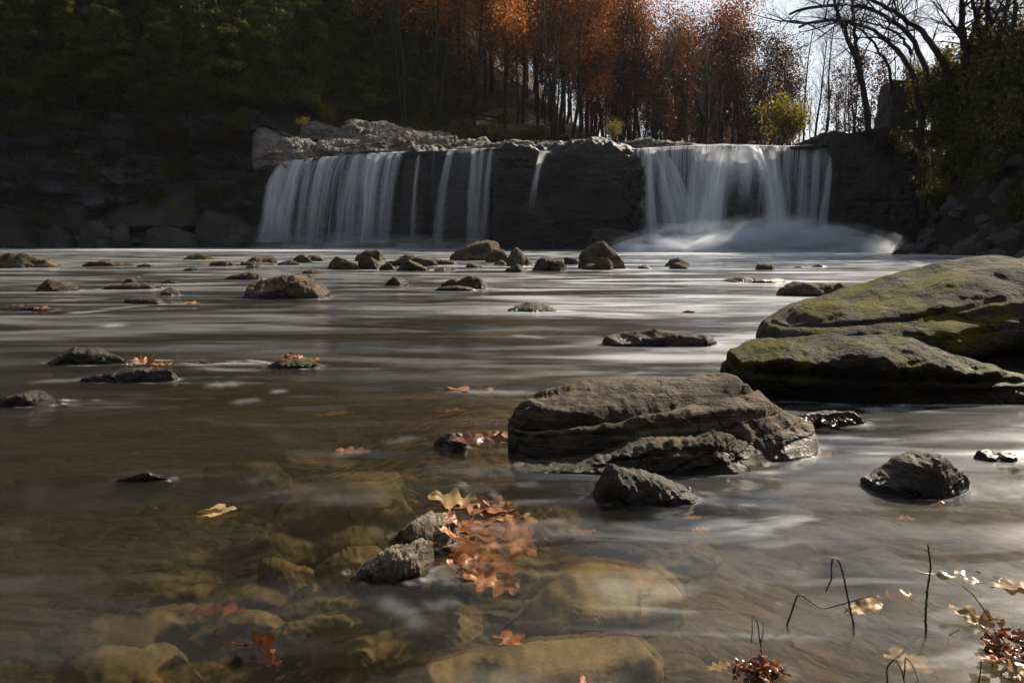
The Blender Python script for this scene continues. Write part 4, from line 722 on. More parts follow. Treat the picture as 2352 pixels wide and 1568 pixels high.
R_('black wet rock shaped like a log with rust leaves at its right end', 102, 318, 838, [(106, 822), (140, 802), (165, 798), (210, 803), (250, 810), (290, 818), (314, 826)], 'rock_dark', .34, N=90, Mr=54, rough=.08, facet=5, seed=61)
R_('glistening flat rock just below the rock shaped like a log', 194, 406, 880, [(202, 862), (230, 850), (270, 847), (320, 845), (370, 844), (398, 853)], 'rock_dark', .32, N=100, Mr=54, rough=.08, seed=63)
R_('dark wet rock cut off by the left edge below the glistening rock', -40, 154, 933, [(-30, 918), (20, 912), (60, 902), (100, 898), (135, 903), (150, 920)], 'rock_dark', .4, N=90, Mr=50, rough=.09)
R_('mossy stone just awash under a heap of leaves', 608, 738, 848, [(618, 838), (650, 828), (690, 826), (725, 836)], 'rock_moss', .5, rough=.08)
R_('olive stone just awash between two trails of foam', 424, 536, 838, [(432, 834), (470, 830), (510, 832)], 'rock_moss', .5)
R_('tip of a dark stone poking out of the murky water at lower left', 262, 398, 1108, [(275, 1104), (330, 1094), (365, 1084), (388, 1082)], 'rock_dark', .3)
# the row across the river
for l, r, b, prof, mt, dp, lab in [
    (471, 553, 611, [(478, 606), (510, 600), (530, 600), (548, 606)], 'rock_mid', .6, 'long low stone at the left end of the row'),
    (546, 628, 610, [(552, 605), (580, 600), (610, 603)], 'rock_mid', .6, 'flat slab second from the left end of the row'),
    (563, 638, 604, [(567, 592), (580, 587), (605, 590), (630, 597)], 'rock_mid', .6, 'rounded stone behind the flat slab near the left end of the row'),
    (633, 688, 609, [(638, 602), (652, 597), (675, 602)], 'rock_mid', .6, 'small grey stone right of the flat slab in the row'),
    (564, 598, 616, [(570, 611), (582, 609), (592, 612)], 'rock_mid', .6, 'small stone in front of the flat slab'),
    (663, 720, 603, [(668, 592), (680, 585), (700, 590), (714, 597)], 'rock_mid', .6, 'rounded stone beside a twin cracked stone, left half of the row'),
    (703, 755, 600, [(708, 590), (720, 585), (738, 588), (750, 595)], 'rock_mid', .6, 'twin cracked stone left of the pile'),
    (748, 816, 618, [(752, 604), (768, 592), (785, 590), (805, 602)], 'rock_mid', .7, 'dark stone at the left foot of the pile of stones'),
    (763, 832, 620, [(768, 613), (785, 604), (810, 600), (828, 606)], 'rock_mid', .5, 'pale flat stone lying at the left foot of the pile'),
    (811, 882, 600, [(815, 585), (825, 576), (850, 574), (870, 582), (880, 592)], 'rock_mid', .7, 'biggest block on top of the pile of stones'),
    (821, 878, 619, [(825, 605), (838, 589), (850, 597), (870, 608)], 'rock_mid', .6, 'peaked stone in front of the biggest block of the pile'),
    (871, 914, 621, [(875, 610), (890, 604), (908, 610)], 'rock_mid', .6, 'round stone at the foot of the peaked stone'),
    (872, 1008, 611, [(878, 598), (900, 591), (950, 594), (1000, 606)], 'rock_mid', .5, 'long slab sloping down to the right in the middle of the row'),
    (915, 958, 593, [(920, 588), (942, 585), (955, 590)], 'rock_mid', .6, 'low stone showing behind the long sloping slab'),
    (910, 995, 622, [(914, 606), (930, 598), (960, 606), (988, 617)], 'rock_mid', .5, 'tan slab with a smooth face in front of the long sloping slab'),
    (979, 1050, 607, [(985, 600), (1005, 594), (1040, 597)], 'rock_mid', .5, 'flat stone right of the long sloping slab'),
    (997, 1056, 622, [(1002, 618), (1025, 613), (1050, 618)], 'rock_mid', .6, 'low pale stone right of the tan slab'),
    (1028, 1160, 599, [(1031, 580), (1040, 569), (1065, 558), (1095, 552), (1125, 560), (1150, 572)], 'rock_mid', .7, 'largest boulder in the row, broad with a pale peaked top'),
    (1115, 1176, 602, [(1118, 585), (1130, 574), (1155, 571), (1170, 578)], 'rock_mid', .7, 'rounded rock against the right side of the largest boulder'),
    (1163, 1229, 611, [(1166, 588), (1178, 573), (1195, 569), (1215, 576), (1226, 592)], 'rock_moss', .8, 'round mossy rock with grass at its foot, right of the largest boulder'),
    (1134, 1162, 609, [(1138, 602), (1150, 598), (1158, 603)], 'rock_dark', .6, 'small dark stone at the left foot of the round mossy rock'),
    (1067, 1109, 614, [(1071, 607), (1085, 603), (1104, 608)], 'rock_dark', .6, 'small dark stone in front of the largest boulder'),
    (1157, 1214, 624, [(1160, 614), (1180, 608), (1205, 613)], 'rock_mid', .6, 'smooth low stone in front of the round mossy rock'),
    (1217, 1309, 622, [(1220, 605), (1232, 592), (1260, 590), (1290, 590), (1304, 606)], 'rock_mid', .6, 'square shouldered rock between the round mossy rock and the steep grey rock'),
    (1294, 1332, 608, [(1298, 596), (1312, 591), (1328, 594)], 'rock_dark', .6, 'dark stone half hidden left of the steep grey rock'),
    (1327, 1440, 618, [(1330, 588), (1340, 570), (1358, 556), (1378, 552), (1400, 560), (1415, 577), (1435, 602)], 'rock_mid', .7, 'steep grey rock at the right end of the row'),
    (1362, 1410, 620, [(1366, 604), (1380, 593), (1396, 592), (1405, 605)], 'rock_mid', .6, 'small rock leaning on the front of the steep grey rock'),
    (1334, 1377, 620, [(1338, 611), (1352, 606), (1370, 612)], 'rock_mid', .6, 'low stone at the left foot of the steep grey rock')]:
    R_(lab, l, r, b, prof, mt, dp, group=ROW, facet=14, rough=.085)
for l, r, b, prof, mt, lab in [
    (1465, 1498, 617, [(1470, 612), (1482, 608), (1492, 612)], 'rock_dark', 'small dark stone just right of the row'),
    (883, 946, 656, [(888, 648), (905, 638), (920, 637), (938, 648)], 'rock_mid', 'small pointed rock with a pink leaf at its right tip'),
    (1045, 1132, 664, [(1050, 652), (1065, 638), (1078, 633), (1100, 642), (1125, 658)], 'rock_mid', 'pointed grey rock right of the centre left water'),
    (1012, 1060, 660, [(1018, 650), (1035, 641), (1050, 643)], 'rock_mid', 'smaller lump on the left of the pointed grey rock'),
    (990, 1096, 668, [(1000, 664), (1030, 657), (1060, 660), (1085, 663)], 'rock_dark', 'thin wet shelf of stone in front of the pointed grey rock'),
    (1165, 1284, 717, [(1170, 708), (1195, 698), (1230, 697), (1262, 705)], 'rock_moss', 'low mossy rock in the open water at the centre'),
    (1383, 1646, 796, [(1392, 778), (1440, 765), (1500, 758), (1560, 760), (1600, 768), (1635, 778)], 'rock_near', 'long dark slab lying low in the water left of the huge boulder'),
    (1525, 1588, 611, [(1530, 598), (1550, 594), (1575, 595), (1584, 602)], 'rock_moss', 'mossy rock in front of the spray'),
    (1539, 1580, 618, [(1545, 608), (1555, 602), (1570, 610)], 'rock_moss', 'small mossy stone touching the mossy rock in front of the spray'),
    (1736, 1784, 620, [(1740, 612), (1752, 606), (1772, 612)], 'rock_moss', 'lone small mossy stone below the right end of the spray'),
    (1861, 1902, 613, [(1866, 609), (1882, 607), (1896, 610)], 'rock_dark', 'small black stone near the right bank'),
    (1823, 1846, 615, [(1828, 612), (1840, 611)], 'rock_dark', 'tiny black stone left of the small black stone near the right bank'),
    (1644, 1806, 650, [(1655, 645), (1700, 639), (1740, 638), (1790, 643)], 'rock_mid', 'flat pebbly shelf awash in front of the low mossy rock'),
    (1562, 1596, 718, [(1568, 714), (1580, 712), (1590, 715)], 'rock_dark', 'tiny dark stone in bright water above the long dark slab'),
    (2045, 2090, 584, [(2050, 574), (2062, 570), (2080, 576)], 'rock_dark', 'black rock at the right end of the spray')]:
    R_(lab, l, r, b, prof, mt, .55 if 'slab' not in lab else .32)
# ---- rock of the ledge: dark buttress between the falls, and the pale shelf above the left one
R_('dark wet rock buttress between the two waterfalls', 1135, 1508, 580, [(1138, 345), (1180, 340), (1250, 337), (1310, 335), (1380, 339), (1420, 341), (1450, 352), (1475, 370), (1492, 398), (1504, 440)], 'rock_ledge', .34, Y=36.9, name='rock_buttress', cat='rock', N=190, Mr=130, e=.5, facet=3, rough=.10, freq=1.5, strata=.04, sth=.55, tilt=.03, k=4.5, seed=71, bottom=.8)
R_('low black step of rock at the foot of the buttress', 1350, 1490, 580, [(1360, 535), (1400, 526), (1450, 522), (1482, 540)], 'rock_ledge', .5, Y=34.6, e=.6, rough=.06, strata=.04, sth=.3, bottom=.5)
for l, r, b, prof, Yv, dp, lab in [
    (583, 700, 362, [(586, 312), (600, 300), (640, 304), (670, 316), (695, 336)], 46.0, .5, 'tall broken limestone face at the left end of the pale shelf'),
    (640, 780, 366, [(645, 330), (680, 320), (720, 328), (760, 342)], 45.3, .4, 'sunlit fluted limestone rib in the middle of the pale shelf'),
    (590, 860, 374, [(595, 360), (640, 352), (720, 346), (800, 344), (850, 340)], 44.8, .28, 'flat pale limestone tread right above the wide curtain'),
    (730, 880, 345, [(735, 326), (770, 320), (820, 322), (870, 332)], 45.6, .4, 'pale limestone lump behind the long smooth slab'),
    (828, 1180, 350, [(832, 344), (850, 330), (880, 318), (920, 314), (970, 317), (1020, 320), (1100, 325), (1170, 336)], 44.2, .34, 'long smooth grey slab over the wide curtain'),
    (760, 960, 322, [(765, 300), (800, 290), (850, 288), (900, 292), (950, 302)], 48.0, .4, 'stack of thin limestone beds behind the long smooth slab'),
    (900, 1060, 318, [(905, 303), (950, 299), (1000, 303), (1050, 311)], 49.0, .4, 'low ledge of thin beds right of the stack'),
    (690, 800, 310, [(695, 292), (730, 286), (770, 290), (795, 300)], 48.5, .5, 'broken ledge under the shadowed cedar'),
    (1020, 1420, 343, [(1030, 335), (1120, 328), (1250, 334), (1340, 338), (1410, 341)], 42.5, .16, 'thin flat rock running from the smooth slab to the buttress'),
    (1390, 1700, 340, [(1400, 330), (1470, 324), (1560, 330), (1650, 333)], 44.0, .16, 'low rocky bank just behind the lip of the heavy waterfall')]:
    o = R_(lab, l, r, b, prof, 'rock_shelf', dp, Y=Yv, name='rock_slab', e=.55, facet=4, rough=.10, freq=1.8, strata=.13, sth=.13, tilt=.10, N=170, Mr=90, lean=.8 if dp > .3 else .3, rz=.35 if dp > .3 else .12)
# ---- boulders at the foot of the cliff and talus on the right bank
for l, r, b, prof, Yv, lab in [
    (-30, 58, 560, [(-25, 500), (0, 480), (30, 476), (50, 490)], 43.5, 'brown boulder at the foot of the cliff by the left edge'),
    (0, 92, 564, [(5, 535), (30, 525), (60, 522), (85, 545)], 42.3, 'lower boulder at the foot of the cliff by the left edge'),
    (92, 172, 562, [(98, 535), (120, 522), (145, 525), (168, 545)], 42.6, 'rounded boulder second from the left at the foot of the cliff'),
    (190, 272, 562, [(194, 530), (215, 508), (240, 508), (262, 535)], 42.6, 'sharp edged boulder at the foot of the cliff'),
    (240, 300, 562, [(245, 520), (265, 512), (290, 525)], 42.8, 'knobbly boulder right of the sharp edged boulder'),
    (120, 215, 520, [(125, 492), (150, 472), (185, 470), (210, 490)], 44.5, 'rounded boulder on the slope behind the sharp edged boulder'),
    (230, 470, 505, [(240, 485), (300, 470), (380, 472), (450, 490)], 44.5, 'long slab with yellow leaves lying on the foot of the cliff'),
    (300, 460, 470, [(310, 448), (340, 432), (420, 432), (455, 455)], 45.5, 'big pale boulder wedged under the cliff above the long slab'),
    (440, 600, 560, [(450, 520), (480, 480), (540, 500), (590, 535)], 44.0, 'dark tilted slab leaning on the cliff beside the wide curtain'),
    (330, 460, 562, [(340, 535), (380, 520), (430, 525), (455, 545)], 42.8, 'dark low boulder at the waterline below the long slab')]:
    R_(lab, l, r, b, prof, 'rock_talus', .7, Y=Yv, name='boulder', cat='boulder', group='boulders at the foot of the cliff', facet=7, bottom=.6, rough=.08)
rr = random.Random(3); SC = []
for k in range(7):
    W_ = 1.0; V, F, z_ = rock_shape(W_, [0, .2, .5, .8, 1], [.15, .4, .5, .35, .1], .8, .3, 900 + k, N=34, Mr=24, facet=14, rough=.1); SC.append(mesh_np('rock', V, F, mat=M['rock_talus']))
for i in range(95):
    y = rr.uniform(22.5, 33.5); d = 5.2 * rr.random() ** 1.5 - .3; x0 = float(np.interp(y, [6, 15, 24, 29, 33, 36, 62], [15, 16.6, 17.2, 17.0, 19.2, 21, 26])); x = x0 + d
    z = -.4 + 6.9 * float(sstep(-.6, 4.6, d)) + .1; o = link('rock', SC[i % 7], None, (x, y, z)); q = rr.uniform(.35, 1.1) * (1.25 if d < 1 else 1); o.scale = (q, q, q * rr.uniform(.7, 1.1)); o.rotation_euler = (rr.uniform(-.3, .3), -.45 + rr.uniform(-.3, .3), rr.uniform(0, 6.28))
    tag(o, 'angular dark rock in the scree on the steep right bank', 'rock', 'scree on the right bank')

# ------------------------------------------------------------------ stones under water
def sunk(label, u, v, w_, h_, seed, mat='rock_bed'):
    lift = w_ > 300 and u > 700
    p = at(u, v, 0); d = float(depth_fn(np.array([p[0]]), np.array([p[1]]))[0]); c = at(u, v, -.45 * d); m_ = c[1] * math.cos(PITCH) / FPX + .0001
    W = w_ * m_ * 1.05; a, b = at(u, v - h_ / 2, -.45 * d)[1], at(u, v + h_ / 2, -.45 * d)[1]; D = max(.03, a - b); hh = (.66 if lift else .22) * d; rs = random.Random(seed)
    V, F, s_ = rock_shape(W, [0, .12, .35, .7, .9, 1], [hh * .4, hh * .9, hh, hh * .95, hh * .8, hh * .3], D, .03, seed, N=60, Mr=40, e=.5 if lift else .6, facet=4 if lift else 9, rough=.05 if lift else .09, k=2.6)
    o = link('stone', mesh_np('stone', V, F, mat=M[mat]), None, (c[0], (a + b) / 2, -d)); o.rotation_euler = (0 if lift else rs.uniform(-.10, .16), 0 if lift else rs.uniform(-.12, .12), (seed % 7 - 3) * .09); tag(o, label, 'stone', 'sunken stones')
for i, (u, v, w_, h_, lab) in enumerate([
    (1370, 1352, 390, 130, 'largest flat tan stone under the clear water at lower centre'), (800, 1132, 310, 84, 'broad sunken slab above the orange maple leaf'), (430, 1252, 230, 62, 'oval sunken stone in the lower left water'),
    (370, 1302, 300, 36, 'long thin sunken stone below the oval one'), (550, 1332, 230, 42, 'bright edged sunken stone right of the long thin one'), (1255, 1268, 270, 62, 'sunken stone behind the largest flat tan stone'),
    (655, 1222, 130, 60, 'knobbly sunken stone left of the pale pitted rock'), (1230, 1128, 190, 46, 'sunken stone left of the dark rough rock'), (1290, 1170, 150, 44, 'sunken stone below the dark rough rock'),
    (420, 1490, 210, 70, 'ridged sunken stone next to the glossy red leaf'), (270, 1420, 330, 120, 'dim sunken slab in the lower left corner'), (1260, 1535, 520, 110, 'sunken slab at the bottom centre'), (800, 1215, 150, 44, 'sunken stone just left of the pale pitted rock'),
    (560, 985, 190, 30, 'dim yellowish stone deep under the middle water'), (700, 1052, 240, 34, 'sunken stone under the murky middle water'), (870, 1090, 180, 30, 'sunken stone left of the layered rock'), (420, 775, 150, 16, 'olive stone under the ripples at left'),
    (1010, 1390, 200, 60, 'dim stone below the salmon leaves'), (880, 1430, 300, 70, 'dark sunken stone at lower centre left'), (700, 1360, 200, 50, 'faint sunken stone below the knobbly one'), (1560, 1230, 200, 44, 'faint sunken stone right of the dark rough rock'), (1500, 1280, 160, 34, 'small faint stone above the largest flat tan stone'), (2050, 960, 260, 24, 'olive stone under the shaded water by the huge boulder'), (2200, 985, 320, 26, 'second olive stone under the shaded water by the huge boulder')]):
    sunk(lab, u, v, w_, h_, 300 + i * 7)

# ------------------------------------------------------------------ leaves
def leaf_mesh(seed, L=1.0, kind='oak', curl=.3):
    rng = np.random.RandomState(seed)
    if kind == 'maple':                                   # five pointed lobes round the stalk
        nr, na = 9, 60; th = np.linspace(-np.pi, np.pi, na, endpoint=False); r = np.linspace(0.02, 1, nr)
        rim = .5 * (.64 + .36 * np.abs(np.cos(th * 2.5)) ** 1.6) * (1 - .35 * (np.abs(th) / np.pi) ** 2) * (1 + .05 * np.sin(th * 17 + seed)); rim = np.where(np.abs(th) > 2.7, rim * .5, rim)
        P = np.stack([r[:, None] * (rim * np.cos(th))[None], r[:, None] * (rim * np.sin(th))[None], np.zeros((nr, na))], -1); F = gridF(nr, na, True); s0 = -.18
    else:
        nt, nw = 40, 9; t = np.linspace(0, 1, nt); s = np.linspace(-1, 1, nw); s0 = -.5
        if kind == 'oak': w = .27 * np.sin(np.pi * t ** .85) ** .7 * (.66 + .34 * np.sin(2 * np.pi * (t * 3.4 + .15))) + .012
        else: w = .16 * np.sin(np.pi * t) ** .9 + .004
        wl, wr = w * (1 + .10 * rng.normal()), np.interp(t, t + .03 * rng.normal(), w)
        P = np.zeros((nt, nw, 3)); P[..., 0] = (t - .5)[:, None]; P[..., 1] = np.where(s < 0, s * wl[:, None], s * wr[:, None]); P[..., 0] += .09 * np.abs(s)[None, :] * (t * (1 - t) * 4)[:, None]; F = gridF(nt, nw)
    x, y = P[..., 0].copy(), P[..., 1].copy()
    P[..., 2] = curl * (rng.uniform(.3, .7) * y * np.abs(y) ** .5 * np.sign(y) * .9 + rng.uniform(-.5, .6) * x ** 2 + .10 * fbm(np.stack([x * 4 + seed, y * 4, x * 0], -1), 3)) - .012 * np.exp(-(y / .02) ** 2)
    V = P.reshape(-1, 3) * L
    x = np.linspace(s0, s0 - .36, 8); st = np.stack([x, .03 * np.sin(x * 9 + seed), curl * .6 * (x - s0) ** 2], -1) * L; T = Tubes(); T.add(st, np.full(8, .008 * L), 4)
    return mesh_np('leaf', np.concatenate([V, T.V[0]]), np.concatenate([F, T.F[0] + len(V)]))
LM = {}
def leaf(label, u, v, wpx, kind='oak', mat='leaf_rust', z=.012, rz=None, rx=0.0, ry=0.0, seed=1, curl=.4, group=None, name='leaf', Y=None):
    key = (seed % 5, kind, mat, curl)
    if key not in LM:
        me = leaf_mesh(seed % 5 + 3, 1.0, kind, curl); me.materials.append(M[mat]); LM[key] = me
    c = at(u, v, z) if Y is None else atY(u, v, Y); L = wpx * (c[1] * math.cos(PITCH) - (c[2] - CAMH) * math.sin(PITCH)) / FPX
    o = link(name, LM[key], None, c); o.scale = (L, L, L); rng = random.Random(seed * 7 + int(u)); o.rotation_euler = (rx, ry, rng.uniform(0, 6.28) if rz is None else rz)
    return tag(o, label, 'leaf', group)
hh_ = lambda u, v: -.5 * float(depth_fn(*[np.array([c]) for c in at(u, v)[:2]])[0])
for i, (u, v, w_, kd, mt, rz, z, lab) in enumerate([
    (488, 1178, 105, 'maple', 'leaf_tan', .3, .004, 'bright orange yellow leaf just under the surface at left'), (640, 1132, 70, 'oak', 'leaf_rust', .2, -.01, 'small rust leaf beside the broad sunken slab'), (315, 1175, 90, 'oak', 'leaf_dark', .1, -.02, 'dim red leaf sunk at far lower left'),
    (500, 1400, 130, 'oak', 'leaf_rust', .15, -.01, 'brown curled leaf drifting under the bright edged stone'), (770, 950, 90, 'oak', 'leaf_pink', .1, -.01, 'salmon leaf drifting under the middle water'), (810, 1035, 80, 'oak', 'leaf_rust', 0, -.012, 'faint orange leaf sunk left of the humped rock'), (1035, 944, 70, 'oak', 'leaf_pink', .2, -.006, 'pale leaf with a dark tip drifting above the humped rock'),
    (1080, 896, 110, 'oak', 'leaf_pink', .05, -.004, 'pinkish white leaf drawn out in a foam line above the layered rock'), (900, 838, 100, 'oak', 'leaf_pink', .1, -.02, 'blurred pale leaf in the middle water'),
    (1165, 1468, 90, 'maple', 'leaf_rust', .4, -.01, 'rust leaf sunk at the bottom centre'), (1340, 1222, 60, 'oak', 'leaf_pink', .2, -.01, 'small pink leaf sunk behind the largest tan stone'), (1610, 1217, 50, 'oak', 'leaf_pink', .3, -.01, 'tiny orange leaf right of the dark rough rock'), (2140, 1157, 60, 'oak', 'leaf_rust', .1, -.004, 'rust leaf in front of the dark pointed rock'),
    (2080, 1190, 50, 'oak', 'leaf_rust', .1, -.004, 'small red leaf below the dark pointed rock'), (1880, 1045, 80, 'oak', 'leaf_pink', .2, -.006, 'salmon leaf washed at the end of the layered rock'), (1850, 1035, 60, 'oak', 'leaf_rust', .9, -.004, 'rust leaf washed under the moss of the layered rock'),
    (2060, 1370, 100, 'oak', 'leaf_dark', .1, -.004, 'dark red leaf floating behind the bent stalks'), (2230, 1330, 140, 'oak', 'leaf_dark', -.2, -.004, 'long dark leaf floating near the right edge'), (2330, 1345, 120, 'oak', 'leaf_tan', -.3, .004, 'tan leaf floating against the right edge'), (2080, 1520, 120, 'maple', 'leaf_tan', .3, -.03, 'dim tan leaf sunk at lower right'), (1650, 1530, 60, 'oak', 'leaf_tan', .3, -.01, 'small yellow leaf sunk left of the leaf clump'), (1590, 1190, 50, 'oak', 'leaf_pink', .3, -.008, 'pale leaf caught at the tip of the dark rough rock'),
    (300, 640, 40, 'oak', 'leaf_rust', .3, .012, 'rust leaf lying among the flat stones at left'), (470, 606, 22, 'maple', 'leaf_rust', .4, .02, 'tiny red leaf on the water below the moss capped stone'), (952, 650, 32, 'oak', 'leaf_pink', .3, .03, 'pink leaf caught on the tip of the small pointed rock'), (700, 616, 30, 'maple', 'leaf_rust', .3, .16, 'red leaf standing on the low stone behind the flat topped block'), (430, 697, 60, 'oak', 'leaf_pink', .1, .004, 'blurred pink leaf trailing from the low wet rock at left')]):
    leaf(lab, u, v, w_, kd, mt, (max(z, -.004) if v > 1000 else z), rz, .1 * ((i % 3) - 1), .12 * ((i % 2) - .5), seed=i)
# leaves round the pale pitted rock
for i, (u, v, w_, kd, mt, rz, z, rx, ry, lab) in enumerate([
    (1050, 1148, 140, 'oak', 'leaf_tan', -.15, .015, .3, .1, 'long tan oak leaf lying highest behind the pale pitted rock'), (1110, 1165, 150, 'oak', 'leaf_pink', -.3, .01, .2, -.1, 'pink oak leaf with a yellow rim right of the long tan leaf'), (1150, 1160, 90, 'plain', 'leaf_tan', -.4, .018, .5, 0, 'narrow yellow leaf rim above the pink oak leaf'),
    (1042, 1190, 90, 'oak', 'leaf_rust', 1.2, .06, .8, .5, 'curled rust leaf standing on the top of the pale pitted rock'), (1030, 1222, 80, 'oak', 'leaf_rust', .9, .05, .5, .6, 'curled leaf hanging on the side of the pale pitted rock'), (1052, 1235, 80, 'oak', 'leaf_dark', 1.6, .035, .4, .3, 'dark curled leaf below the hanging one'), (1010, 1250, 60, 'oak', 'leaf_rust', 2.2, .03, .3, .2, 'shrivelled leaf at the foot of the pale pitted rock'),
    (1120, 1215, 140, 'oak', 'leaf_pink', .5, -.004, .1, .05, 'broad salmon leaf just under water right of the pale pitted rock'), (1160, 1250, 150, 'oak', 'leaf_pink', -.3, -.008, 0, .05, 'large drowned salmon leaf with spots'), (1080, 1290, 110, 'oak', 'leaf_rust', .2, .004, .2, .1, 'orange leaf below the drowned salmon leaf'), (1128, 1335, 140, 'oak', 'leaf_rust', -.4, .006, .35, .1, 'rounded brown orange leaf lowest of the cluster'), (1070, 1325, 70, 'oak', 'leaf_dark', .4, .004, .2, 0, 'dark leaf tucked under the rounded orange leaf'),
    (1160, 1190, 120, 'oak', 'leaf_pink', -.1, -.006, 0, 0, 'faint pink leaf drifting off the cluster to the right'),
    (1080, 1008, 110, 'oak', 'leaf_dark', .1, .03, .2, .1, 'dark leaf draped over the small humped rock'), (1130, 1006, 80, 'oak', 'leaf_rust', -.2, .018, .4, .1, 'rust leaf between the humped rock and the layered rock'), (1150, 998, 60, 'oak', 'leaf_pink', .2, .01, .2, 0, 'pinkish leaf touching the left end of the layered rock')]):
    leaf(lab, u, v, w_, kd, mt, z, rz, rx, ry, seed=40 + i, curl=.6)
for i, (u, v, w_, mt, z) in enumerate([(1090, 1200, 120, 'leaf_pink', -.004), (1130, 1230, 130, 'leaf_pink', -.006), (1090, 1245, 110, 'leaf_pink', -.006), (1180, 1215, 120, 'leaf_pink', -.012), (1060, 1210, 90, 'leaf_rust', .015), (1075, 1262, 110, 'leaf_rust', .002), (1120, 1285, 120, 'leaf_pink', -.008), (1150, 1305, 100, 'leaf_rust', -.008), (1095, 1312, 90, 'leaf_rust', .003), (1045, 1280, 70, 'leaf_dark', .004), (1140, 1180, 110, 'leaf_pink', .004), (1200, 1250, 110, 'leaf_pink', -.016)]):
    leaf('overlapping brown orange oak leaf in the raft beside the pale pitted rock', u, v, w_ * 1.2, 'oak', mt, z, None, .15 * ((i % 3) - 1), .2 * ((i % 2) - .5), seed=260 + i, curl=.35, group='raft of leaves beside the pale pitted rock')
# glossy leaf lower left, and leaves on the rocks at left
for i, (u, v, w_, kd, mt, rz, z, rx, ry, lab) in enumerate([
    (588, 1492, 120, 'maple', 'leaf_dark', -.5, .015, .75, .3, 'glossy dark red leaf standing out of the water at lower left'), (545, 1480, 90, 'oak', 'leaf_dark', .3, .02, -.5, .4, 'dark folded leaf behind the glossy red leaf'), (620, 1510, 90, 'oak', 'leaf_rust', -.6, -.004, .2, .2, 'drowned rust leaf right of the glossy red leaf'),
    (325, 826, 70, 'oak', 'leaf_rust', .8, .05, .9, .3, 'curled rust leaf on the end of the rock shaped like a log'), (345, 828, 60, 'maple', 'leaf_rust', -.3, .045, .8, -.2, 'upright rust leaf next to the curled one'), (370, 836, 80, 'oak', 'leaf_pink', .0, .012, .2, 0, 'salmon leaf trailing from the rock shaped like a log'), (330, 850, 90, 'oak', 'leaf_rust', .1, .06, .1, 0, 'flat rust leaf on the glistening flat rock'), (300, 838, 50, 'oak', 'leaf_dark', 1.2, .04, .6, .2, 'dark leaf hanging between the two dark rocks at left'),
    (660, 822, 70, 'maple', 'leaf_pink', .2, .05, .4, 0, 'salmon leaf on top of the awash mossy stone'), (690, 820, 50, 'oak', 'leaf_rust', .8, .05, .6, .3, 'rust leaf right of the salmon leaf on the awash stone'), (640, 830, 50, 'oak', 'leaf_dark', 2.0, .035, .5, .4, 'dark curled leaf on the left of the awash stone'), (720, 825, 60, 'oak', 'leaf_rust', .0, .02, .2, 0, 'orange leaf trailing off the awash stone'),
    (50, 702, 60, 'oak', 'leaf_dark', .2, .06, .3, 0, 'sodden leaf on the low wet rock at the far left'), (95, 706, 60, 'oak', 'leaf_rust', .1, .04, .3, 0, 'brown leaf at the end of the low wet rock at the far left')]):
    leaf(lab, u, v, w_ * (.62 if v < 900 else .9), kd, mt, z * .8, rz, rx, ry, seed=70 + i, curl=.6)
# leaf clump lower right (under the three wiry stalks) and litter at the right edge
rr = random.Random(12)
for i in range(26):
    a = rr.uniform(0, 6.28); q = rr.random() ** .6; u, v = 1745 + math.cos(a) * 58 * q, 1535 + math.sin(a) * 30 * q
    leaf('wet dark orange leaf in the clump under the three wiry stalks', u, v, rr.uniform(38, 64), 'oak', ('leaf_dark', 'leaf_dark', 'leaf_rust')[i % 3], .05 * (1 - q) + .006, None, rr.uniform(-.9, .9), rr.uniform(-.7, .7), seed=100 + i, curl=.9, group='leaves of the clump under the wiry stalks')
for i, (u, v) in enumerate([(1852, 960), (1870, 968), (1895, 970), (1930, 962), (1955, 966), (1915, 972)]):
    leaf('dark soaked leaf on the flat wet rock at the end of the layered rock', u, v, rr.uniform(26, 44), 'oak', 'leaf_dark', .025, None, rr.uniform(-.6, .6), rr.uniform(-.5, .5), seed=150 + i, curl=.9, group='leaves on the flat wet rock')
leaf('orange leaf on top of the flat wet rock at the right edge', 2322, 1046, 40, 'oak', 'leaf_rust', .03, .3, .4, .1, seed=170); leaf('dark red leaf on the flat wet rock at the right edge', 2342, 1050, 46, 'oak', 'leaf_dark', .03, 1.0, .5, .2, seed=171)
leaf('pale tan oak leaf floating upright among the thin stalks at right', 2240, 1418, 110, 'oak', 'leaf_tan', .012, -.5, .35, .1, seed=172, curl=.9); leaf('white backed leaf at the waterline of the bent stalks', 1985, 1392, 120, 'plain', 'leaf_tan', .006, .35, .5, 0, seed=173)
for i in range(24):
    u, v = 2270 + rr.random() * 95, 1440 + rr.random() * 90
    leaf('dark wet leaf in the litter at the lower right edge', u, v, rr.uniform(34, 66), ('oak', 'maple')[i % 2], ('leaf_dark', 'leaf_dark', 'leaf_rust')[i % 3], rr.uniform(.004, .03), None, rr.uniform(-.8, .8), rr.uniform(-.6, .6), seed=200 + i, curl=.9, group='leaf litter at the lower right edge')
leaf('striped brown leaf in the bottom right corner', 2338, 1545, 70, 'maple', 'leaf_tan', .012, .6, .5, .1, seed=240); leaf('orange leaf just cut by the bottom edge', 1338, 1562, 46, 'oak', 'leaf_rust', .02, 1.3, .9, .2, seed=241)
